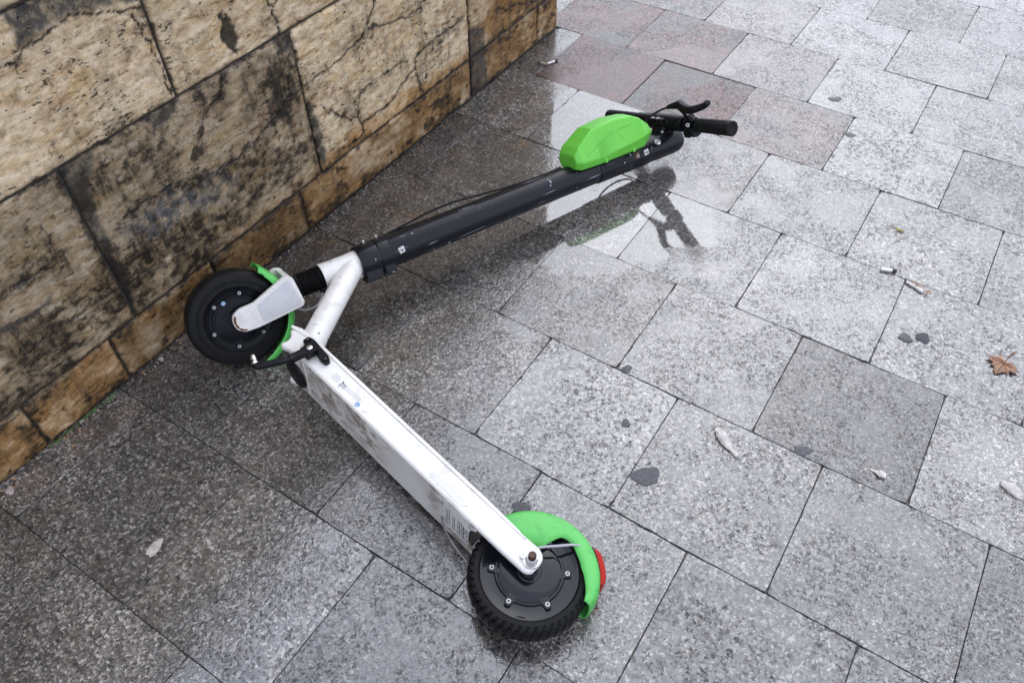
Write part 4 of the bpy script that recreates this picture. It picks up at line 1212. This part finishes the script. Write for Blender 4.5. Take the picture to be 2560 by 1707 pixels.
# brake lever
mb = MB()
mb.lathe([(0.0135, 0.086), (0.0185, 0.086), (0.0192, 0.088), (0.0192, 0.108), (0.0185, 0.110), (0.0135, 0.110)], HB, 1, 32)
mb.tube(smooth_path([(0.060, 0.098, 0.905), (0.076, 0.098, 0.896), (0.090, 0.092, 0.888), (0.101, 0.078, 0.884)], 5), [0.0125, 0.0122, 0.0118, 0.0115, 0.0110, 0.0105, 0.010, 0.0098, 0.0095, 0.0092, 0.009, 0.0088, 0.0085, 0.0083, 0.008, 0.0075], 12)
mb.tube(smooth_path([(0.104, 0.084, 0.890), (0.102, 0.066, 0.880), (0.100, 0.051, 0.871)], 5), [0.0105, 0.0108, 0.0104, 0.0098, 0.009, 0.0084, 0.0076, 0.007, 0.0062, 0.0054, 0.0046], 12)
mb.tube([(0.064, 0.116, 0.892), (0.096, 0.098, 0.878)], [0.0070, 0.0050], 10)
brk = S__('brake_lever', mb, BLACK_PLAIN, bevel=0.0)
mb = MB()
lp = smooth_path([(0.103, 0.082, 0.889), (0.101, 0.108, 0.876), (0.100, 0.140, 0.864), (0.1035, 0.160, 0.872), (0.108, 0.174, 0.879), (0.1135, 0.184, 0.879), (0.1165, 0.1875, 0.8775)], 6)
mb.tube(lp, np.interp(np.linspace(0, 1, len(lp)), [0, 0.25, 0.5, 0.8, 0.93, 1.0], [0.0115, 0.0105, 0.0088, 0.0074, 0.0080, 0.0058]).tolist(), 14)
S__('lever_blade', mb, BLACK_PLAIN, brk)
S__('bolt', bolt_mesh((0.0540, 0.1045, 0.8855), (0.3, 0.5, -0.8), 0.0050, 0.0035), [METAL, INK_SHADE_D], brk)
S__('bolt', bolt_mesh((0.0860, 0.1190, 0.8760), (0.3, 0.6, -0.7), 0.0036, 0.0030), [METAL, INK_SHADE_D], brk)
mb = MB(); mb.tube(smooth_path([(0.100, 0.053, 0.872), (0.092, 0.030, 0.858), (0.078, 0.012, 0.840), (0.066, 0.004, 0.826), (0.055, 0.001, 0.815)], 7), 0.0027, 10)
S__('brake_cable', mb, RUBBER_GRIP)
# thumb switch hanging under the bar
mb = MB(); mb.prism(round_poly([(0.046, 0.885), (0.046, 0.918), (0.026, 0.916), (0.021, 0.905), (0.022, 0.890), (0.028, 0.884)], 0.004, 3), lambda p, q, t: (p, t, q), 0.084, 0.118)
sw = S__('thumb_switch', mb, BLACK_PLAIN, bevel=0.002)
mb = MB(); mb.box((0.028, 0.101, 0.8830), (0.0050, 0.010, 0.0018))
S__('button', mb, RUBBER_GRIP, sw, bevel=0.0006)
# ---- battery box on the stem
mb = MB(); rg = []
for z, xl, yl, xw, yw, xr, yr in ((0.5820, 0.0260, 0.028, 0.0440, 0.0385, 0.0600, 0.031), (0.5960, 0.0205, 0.036, 0.0400, 0.0470, 0.0760, 0.034), (0.6480, 0.0190, 0.0390, 0.0375, 0.0480, 0.1070, 0.030), (0.7120, 0.0195, 0.0390, 0.0415, 0.0480, 0.1130, 0.0300),
                                 (0.7700, 0.0200, 0.0390, 0.0460, 0.0480, 0.1060, 0.030), (0.7960, 0.0205, 0.037, 0.0490, 0.0465, 0.0930, 0.029), (0.8240, 0.0330, 0.026, 0.0525, 0.040, 0.0700, 0.024)):
    rg.append([(xl, yl, z), (xw, yw, z), (xr, yr, z), (xr + 0.002, 0, z), (xr, -yr, z), (xw, -yw, z), (xl, -yl, z)])
mb.rings(rg)
box_ = S__('battery_box', mb, GREEN, smooth=True, ang=10, bevel=0.0030)
for z in (0.668, 0.757):
    mb = MB(); mb.lathe([(0.0046, -0.007), (0.0046, 0.0), (0.0036, 0.0055), (0.0, 0.0075)], (0.0275, 0.0415, z), n=14, dirs=(1, 0, 0))
    S__('lug', mb, GREEN, box_)
mb = MB(); r_ = random.Random(2)
def side_pt(z, f):      # point on the near flank of the box, f = 0 waist .. 1 ridge
    xw = np.interp(z, [0.596, 0.648, 0.712, 0.77, 0.796], [0.040, 0.0375, 0.0415, 0.046, 0.049]); xr = np.interp(z, [0.596, 0.648, 0.712, 0.77, 0.796], [0.076, 0.107, 0.113, 0.106, 0.093])
    yw = 0.0478; yr = np.interp(z, [0.596, 0.648, 0.796], [0.034, 0.030, 0.0295])
    return np.array([xw + (xr - xw) * f, yw + (yr - yw) * f + 0.0001, z])
for z0, f0, z1, f1, w_ in ((0.618, 0.30, 0.700, 0.62, 0.0005), (0.700, 0.62, 0.760, 0.66, 0.0004), (0.615, 0.36, 0.622, 0.62, 0.0007), (0.622, 0.60, 0.630, 0.82, 0.0005), (0.612, 0.22, 0.616, 0.40, 0.0006), (0.712, 0.60, 0.728, 0.28, 0.0004), (0.64, 0.12, 0.655, 0.3, 0.0003)):
    K_ = 9
    mb.tube([side_pt(z0 + (z1 - z0) * i / K_, f0 + (f1 - f0) * i / K_ + r_.gauss(0, 0.008)) for i in range(K_ + 1)], [w_ * r_.uniform(0.3, 1.1) for _ in range(K_ + 1)], 5)
S__('scratch', mb, plain('scratch_dark_green', (0.03, 0.12, 0.012), 0.7), box_)
# loose cable along the stem
mb = MB(); mb.tube(smooth_path([(0.0355, -0.004, 0.090), (0.0385, -0.004, 0.117), (0.0425, -0.004, 0.150), (0.0465, -0.004, 0.184), (0.0490, -0.005, 0.249), (0.0450, -0.006, 0.306), (0.0390, -0.008, 0.363), (0.033, -0.013, 0.42), (0.028, -0.020, 0.50), (0.028, -0.022, 0.575)], 6), 0.0026, 10)
S__('stem_cable', mb, RUBBER_GRIP)
# drooping cable loop below the stem
mb = MB(); mb.tube(smooth_path([(-0.020, -0.022, 0.69), (-0.034, -0.032, 0.705), (-0.046, -0.038, 0.735), (-0.046, -0.038, 0.775), (-0.034, -0.032, 0.805), (-0.020, -0.022, 0.82)], 6), 0.0026, 10)
S__('cable_loop', mb, RUBBER_GRIP)

# ------------------------------------------------------------------ litter and marks on the paving
PAPER = plain('white_paper', (0.68, 0.67, 0.64), 0.7, grain=0.15)
FILTER = plain('cork_filter', (0.42, 0.22, 0.10), 0.7, grain=0.4)
ASH = plain('burnt_tobacco', (0.05, 0.035, 0.025), 0.9, grain=0.5)
LEAF = plain('dry_leaf', (0.30, 0.155, 0.085), 0.6, grain=0.35, gscale=300)
LEAF_V = plain('leaf_vein', (0.16, 0.065, 0.03), 0.6)
YLEAF = plain('yellow_leaf', (0.40, 0.34, 0.045), 0.5, grain=0.25)
TISSUE = plain('wet_tissue', (0.50, 0.46, 0.42), 0.7, grain=0.3, gscale=250)
GUM_D = plain('old_gum', (0.055, 0.056, 0.060), 0.5, coat=0.3, coat_rough=0.3, spec=0.3, grain=0.5, gscale=900)
GUM_P = plain('pale_gum', (0.36, 0.31, 0.27), 0.55, grain=0.3)
GRASS = plain('green_weed', (0.10, 0.24, 0.03), 0.6, grain=0.4)

def butt(x0, y0, x1, y1, label, r=0.0036, parts=((0.0, 0.72, PAPER), (0.72, 1.0, ASH)), name='cigarette_butt', bend=0.0):
    a = np.array([x0, y0, r + 0.0006]); b = np.array([x1, y1, r + 0.0006]); og = (a + b) / 2; og[2] = 0
    root = None
    d = (b - a); pn = np.array([-d[1], d[0], 0]); rr = random.Random(int(x0 * 9999))
    for i, (t0, t1, mt) in enumerate(parts):
        m_ = MB()
        ts = np.linspace(t0, t1, 6)
        m_.tube([a + d * t_ + pn * bend * math.sin(math.pi * t_) for t_ in ts], [r * (1 + rr.uniform(-0.12, 0.08)) for _ in ts], 14)
        if i == 0:
            root = build(name, m_, mt, None, None, og)
        else:
            o = build(['paper', 'burnt_end', 'filter'][min(i - 1, 2)] if mt is not FILTER else 'filter', m_, mt, root, None, og)
    tag(root, label, 'cigarette butt', 'cigarette butts on the paving')
    return root
butt(0.1195, 2.270, 0.1500, 2.290, 'white cigarette butt with dark tip near the foot of the wall, right of its pair')
butt(0.0890, 2.280, 0.1165, 2.266, 'grey brown crushed cigarette butt near the foot of the wall, left of its pair', parts=((0.0, 0.25, ASH), (0.25, 1.0, plain('soiled_paper', (0.30, 0.24, 0.20), 0.7, grain=0.4))))
butt(0.8660, 1.3310, 0.9000, 1.3230, 'clean white cigarette butt with a burnt end lying on a joint', r=0.0042)
# split cigarette with spilled tobacco
rr = random.Random(4)
a = np.array([0.9130, 1.2905, 0.003]); b = np.array([0.9450, 1.2490, 0.003])
m_ = MB(); m_.tube([a + (b - a) * t_ for t_ in np.linspace(0, 0.82, 8)], [0.0042 * (1 + rr.uniform(-0.2, 0.15)) for _ in range(8)], 12)
og = (a + b) / 2; og[2] = 0
sp = build('split_cigarette', m_, PAPER, None, None, og)
tag(sp, 'split cigarette with orange brown tobacco spilling from white paper', 'cigarette')
m_ = MB()
for i in range(70):
    t_ = rr.uniform(0.12, 1.05); q = a + (b - a) * t_ + np.array([rr.gauss(0.003, 0.0028), rr.gauss(0.003, 0.0028), rr.uniform(0.0, 0.0055)])
    q[2] = max(q[2], 0.0008)
    e = q + np.array([rr.uniform(-1, 1), rr.uniform(-1, 1), rr.uniform(-0.15, 0.3)]) * 0.0035
    e[2] = max(e[2], 0.0006)
    m_.tube([q, e], 0.0007, 5)
build('tobacco', m_, plain('tobacco', (0.34, 0.13, 0.03), 0.8, grain=0.5), sp, None, og)

# brown maple leaf
def leaf(cx, cy, ang, size, label, name='fallen_leaf'):
    lobes_ = [(0, -0.18), (14, -0.02), (38, 0.62), (52, 0.42), (64, 0.95), (76, 0.55), (84, 0.62), (96, 1.05), (104, 0.66), (118, 0.98), (128, 0.50), (146, 0.72), (160, 0.30), (180, 0.16)]
    pts = []
    half = [(math.radians(a_ - 90), max(r_, 0.12)) for a_, r_ in lobes_]
    # outline, stalk at the bottom
    outl = [(0.0, -0.30), (0.16, -0.36), (0.42, -0.50), (0.40, -0.28), (0.72, -0.22), (0.60, -0.05), (0.95, 0.12), (0.70, 0.16), (0.78, 0.36), (0.46, 0.26), (0.50, 0.62), (0.30, 0.52), (0.22, 0.78), (0.0, 1.05),
            (-0.22, 0.72), (-0.34, 0.50), (-0.52, 0.58), (-0.45, 0.28), (-0.80, 0.40), (-0.70, 0.15), (-0.92, 0.05), (-0.58, -0.06), (-0.70, -0.26), (-0.38, -0.28), (-0.40, -0.48), (-0.15, -0.36)]
    m_ = MB()
    c, s = math.cos(ang), math.sin(ang)
    def P(x, y):
        z = 0.002 + 0.0075 * (x * x) * (0.6 + 0.4 * math.sin(5 * y)) + 0.003 * abs(y) + 0.002 * math.sin(9 * x + 4 * y)
        return (cx + size * (c * x - s * y), cy + size * (s * x + c * y), max(0.001, z))
    rings_ = [[P(x * k, y * k) for x, y in outl] for k in (1.0, 0.78, 0.55, 0.3, 0.1)]
    m_.rings(rings_, cap=False)
    n_ = len(outl); base = len(m_.v) - n_
    m_.f.append(tuple(range(base, base + n_))); m_.mi.append(0)
    og = (cx, cy, 0)
    o = build(name, m_, LEAF, None, None, og, ang=60, solid=0.0006)
    tag(o, label, 'leaf')
    m_ = MB()
    def Pz(x, y, dz=0.0008): q = P(x, y); return (q[0], q[1], q[2] + dz)
    m_.tube([Pz(0, 0.95 - i * 0.125) for i in range(11)], [0.0004 + 0.00008 * i for i in range(11)], 6)
    for ex, ey in ((0.85, 0.13), (-0.85, 0.08), (0.45, 0.55), (-0.46, 0.52), (0.62, -0.22), (-0.60, -0.24)):
        m_.tube([Pz(ex * t_, -0.15 + (ey + 0.15) * t_) for t_ in np.linspace(0, 1, 7)], [0.0007 - 0.00006 * i for i in range(7)], 5)
    build('vein', m_, LEAF_V, o, None, og)
    m_ = MB(); m_.tube(smooth_path([P(0, -0.25), P(0.03, -0.6), (P(0.02, -0.95)[0], P(0.02, -0.95)[1], 0.003), (P(-0.05, -1.3)[0], P(-0.05, -1.3)[1], 0.0025)], 5), [0.0011] * 13 + [0.0013, 0.0018, 0.0022], 8)
    build('stalk', m_, LEAF_V, o, None, og)
    return o
# stalk points up right in the picture
leaf(1.0330, 1.0420, math.radians(-47 + 180), 0.0370, 'brown dry lobed leaf with its stalk lying on the pale paving')

m_ = MB()
rg = []
for i, t_ in enumerate(np.linspace(0, 1, 9)):
    a_ = 0.4 + 2.2 * t_; w_ = 0.0052 * math.sin(math.pi * min(max(t_, 0.06), 0.94)) + 0.0006
    px, py = 0.9565 + 0.0085 * math.cos(a_), 1.4690 + 0.013 * (t_ - 0.4)
    rg.append([(px - w_, py, 0.0012 + 0.003 * t_), (px, py, 0.0045 + 0.002 * t_), (px + w_, py, 0.0012 + 0.0015 * t_)])
m_.rings(rg, closed=False, cap=False)
tag(build('curled_leaf', m_, YLEAF, None, None, (0.9565, 1.469, 0), ang=60, solid=0.0006), 'tiny curled yellow leaf on the paving', 'leaf')

def wad(pts, rads, label, seed, mat=TISSUE, name='tissue_wad'):
    r = random.Random(seed); m_ = MB()
    P = smooth_path(pts, 6); rad = np.interp(np.linspace(0, 1, len(P)), np.linspace(0, 1, len(rads)), rads)
    m_.tube(P, rad.tolist(), 18)
    V = []
    for (x, y, z) in m_.v:
        n_ = mnoise.noise(Vector((x * 160, y * 160, z * 160 + seed))) * 0.0024 + mnoise.noise(Vector((x * 420, y * 420, z * 420 + seed))) * 0.0011
        V.append((x + n_ * 1.6, y - n_ * 1.3, max(0.0005, z * 0.55 + abs(n_) * 1.1)))
    m_.v = V
    og = (pts[0][0], pts[0][1], 0)
    return tag(build(name, m_, mat, None, None, og, ang=50), label, 'tissue')
wad([(0.402, 0.884, 0.004), (0.4085, 0.869, 0.006), (0.415, 0.850, 0.005), (0.421, 0.835, 0.0035), (0.431, 0.822, 0.003)], [0.004, 0.0115, 0.0095, 0.0042, 0.0055], 'long twisted dirty white tissue scrap', 11)
wad([(0.676, 0.790, 0.002), (0.685, 0.783, 0.003), (0.692, 0.778, 0.005), (0.697, 0.774, 0.003)], [0.002, 0.0035, 0.0085, 0.006], 'small grey crumpled tissue wad on the darker slab', 12)
wad([(0.912, 0.757, 0.003), (0.921, 0.746, 0.005), (0.930, 0.734, 0.004), (0.938, 0.726, 0.004)], [0.007, 0.012, 0.011, 0.008], 'cream crumpled tissue at the right edge of the picture', 13)

def gum(x, y, r, label, mat=GUM_D, seed=0, ell=1.0, ang=0.0, name='gum_spot', h=0.0012, cat='gum'):
    rnd_ = random.Random(seed); n = 26
    ph = [rnd_.uniform(0, 6.28) for _ in range(4)]
    m_ = MB(); rg = []
    for k, z in ((1.0, 0.0003), (0.93, h * 0.75), (0.75, h), (0.0, h)):
        ring = []
        for j in range(n):
            a_ = 2 * math.pi * j / n
            q = r * (1 + 0.13 * math.sin(2 * a_ + ph[0]) + 0.10 * math.sin(3 * a_ + ph[1]) + 0.06 * math.sin(5 * a_ + ph[2]) + 0.04 * math.sin(8 * a_ + ph[3])) * max(k, 0.001)
            ux, uy = q * math.cos(a_) * ell, q * math.sin(a_)
            ring.append((x + ux * math.cos(ang) - uy * math.sin(ang), y + ux * math.sin(ang) + uy * math.cos(ang), z))
        rg.append(ring)
    m_.rings(rg)
    return tag(build(name, m_, mat, None, None, (x, y, 0), ang=60), label, cat, 'trodden gum spots on the paving')
gum(0.2500, 0.7790, 0.0225, 'largest dark grey trodden gum blot, right of the white deck', seed=1, ell=1.15)
gum(0.2412, 1.0388, 0.0105, 'round dark gum spot beside a joint below the black stem', seed=2, ell=1.1)
gum(0.2252, 0.9008, 0.0105, 'drop shaped grey gum spot between the round spot and the largest blot', seed=3, ell=0.7)
gum(0.5594, 0.8330, 0.0135, 'dark gum spot at the lower edge of the darker slab', seed=4, ell=1.2)
gum(0.8544, 1.1200, 0.0125, 'dark gum spot, left one of the pair near the brown leaf', seed=5, ell=1.15)
gum(0.8920, 1.1200, 0.0130, 'faint grey gum spot, right one of the pair near the brown leaf', mat=plain('faint_gum', (0.05, 0.05, 0.055), 0.6, spec=0.3), seed=6, ell=1.3)
gum(0.0126, 0.7156, 0.0145, 'dark gum spot touching the green rear fender', seed=7, ell=1.2)
gum(0.9629, 2.0616, 0.0130, 'small grey gum spot, upper one right of the handlebar', seed=8, ell=1.3)
gum(0.9538, 1.8791, 0.0120, 'small grey gum spot on a joint, lower one right of the handlebar', seed=9, ell=1.2)
gum(-0.6352, 0.6414, 0.0100, 'pale pinkish kidney shaped gum on the dark lower left slab', mat=GUM_P, seed=10, ell=1.9, ang=1.35, h=0.0022)
gum(-0.9400, 0.7590, 0.0085, 'small pale gum at the left edge by the wall foot', mat=GUM_P, seed=11, h=0.003)
gum(-0.7490, 1.0760, 0.0055, 'tiny white pebble like gum wedged at the wall foot by the front tyre', mat=GUM_P, seed=12, h=0.004)
gum(0.8568, 0.8965, 0.0100, 'light grey gum spot at the upper edge of the darker slab', mat=plain('light_gum', (0.21, 0.20, 0.19), 0.6, grain=0.4), seed=13, ell=1.1, h=0.0008)
# thin line of moss in the joint between wall and paving
m_ = MB(); rr = random.Random(9)
for i in range(150):
    t_ = rr.random(); x = -0.905 + 0.085 * t_ + rr.gauss(0, 0.0012) + 0.004; y = 0.857 + 0.103 * 1.28 * t_ * 0.98 + rr.gauss(0, 0.0015)
    hgt = rr.uniform(0.002, 0.006)
    m_.add([(x - 0.0012, y, 0), (x + 0.0012, y + 0.0008, 0), (x + rr.uniform(-0.002, 0.003), y + rr.uniform(-0.002, 0.002), hgt)], [(0, 1, 2)])
tag(build('moss', m_, GRASS, None, None, (-0.86, 0.92, 0), smooth=False), 'thin green line of moss at the wall foot', 'moss', kind='stuff')

# grit washed against the foot of the wall
m_ = MB(); rr = random.Random(21)
for i in range(260):
    s = rr.uniform(-0.95, 1.25); d_ = 0.004 + abs(rr.gauss(0, 0.012)); z_ = rr.uniform(0.0008, 0.0022)
    q = WC + WD * s + WN * d_; a_ = rr.uniform(0, 3.1)
    m_.box((q[0], q[1], z_ * 0.8), (rr.uniform(0.0006, 0.0026), rr.uniform(0.0005, 0.0014), z_ * 0.8), rot=Matrix.Rotation(a_, 3, 'Z'), mi=rr.choice([0, 0, 1, 2]))
tag(build('grit', m_, [ASH, FILTER, GUM_P], None, None, (WC[0], WC[1], 0), smooth=False), 'dark and brown grit along the wall foot', 'grit', kind='stuff')
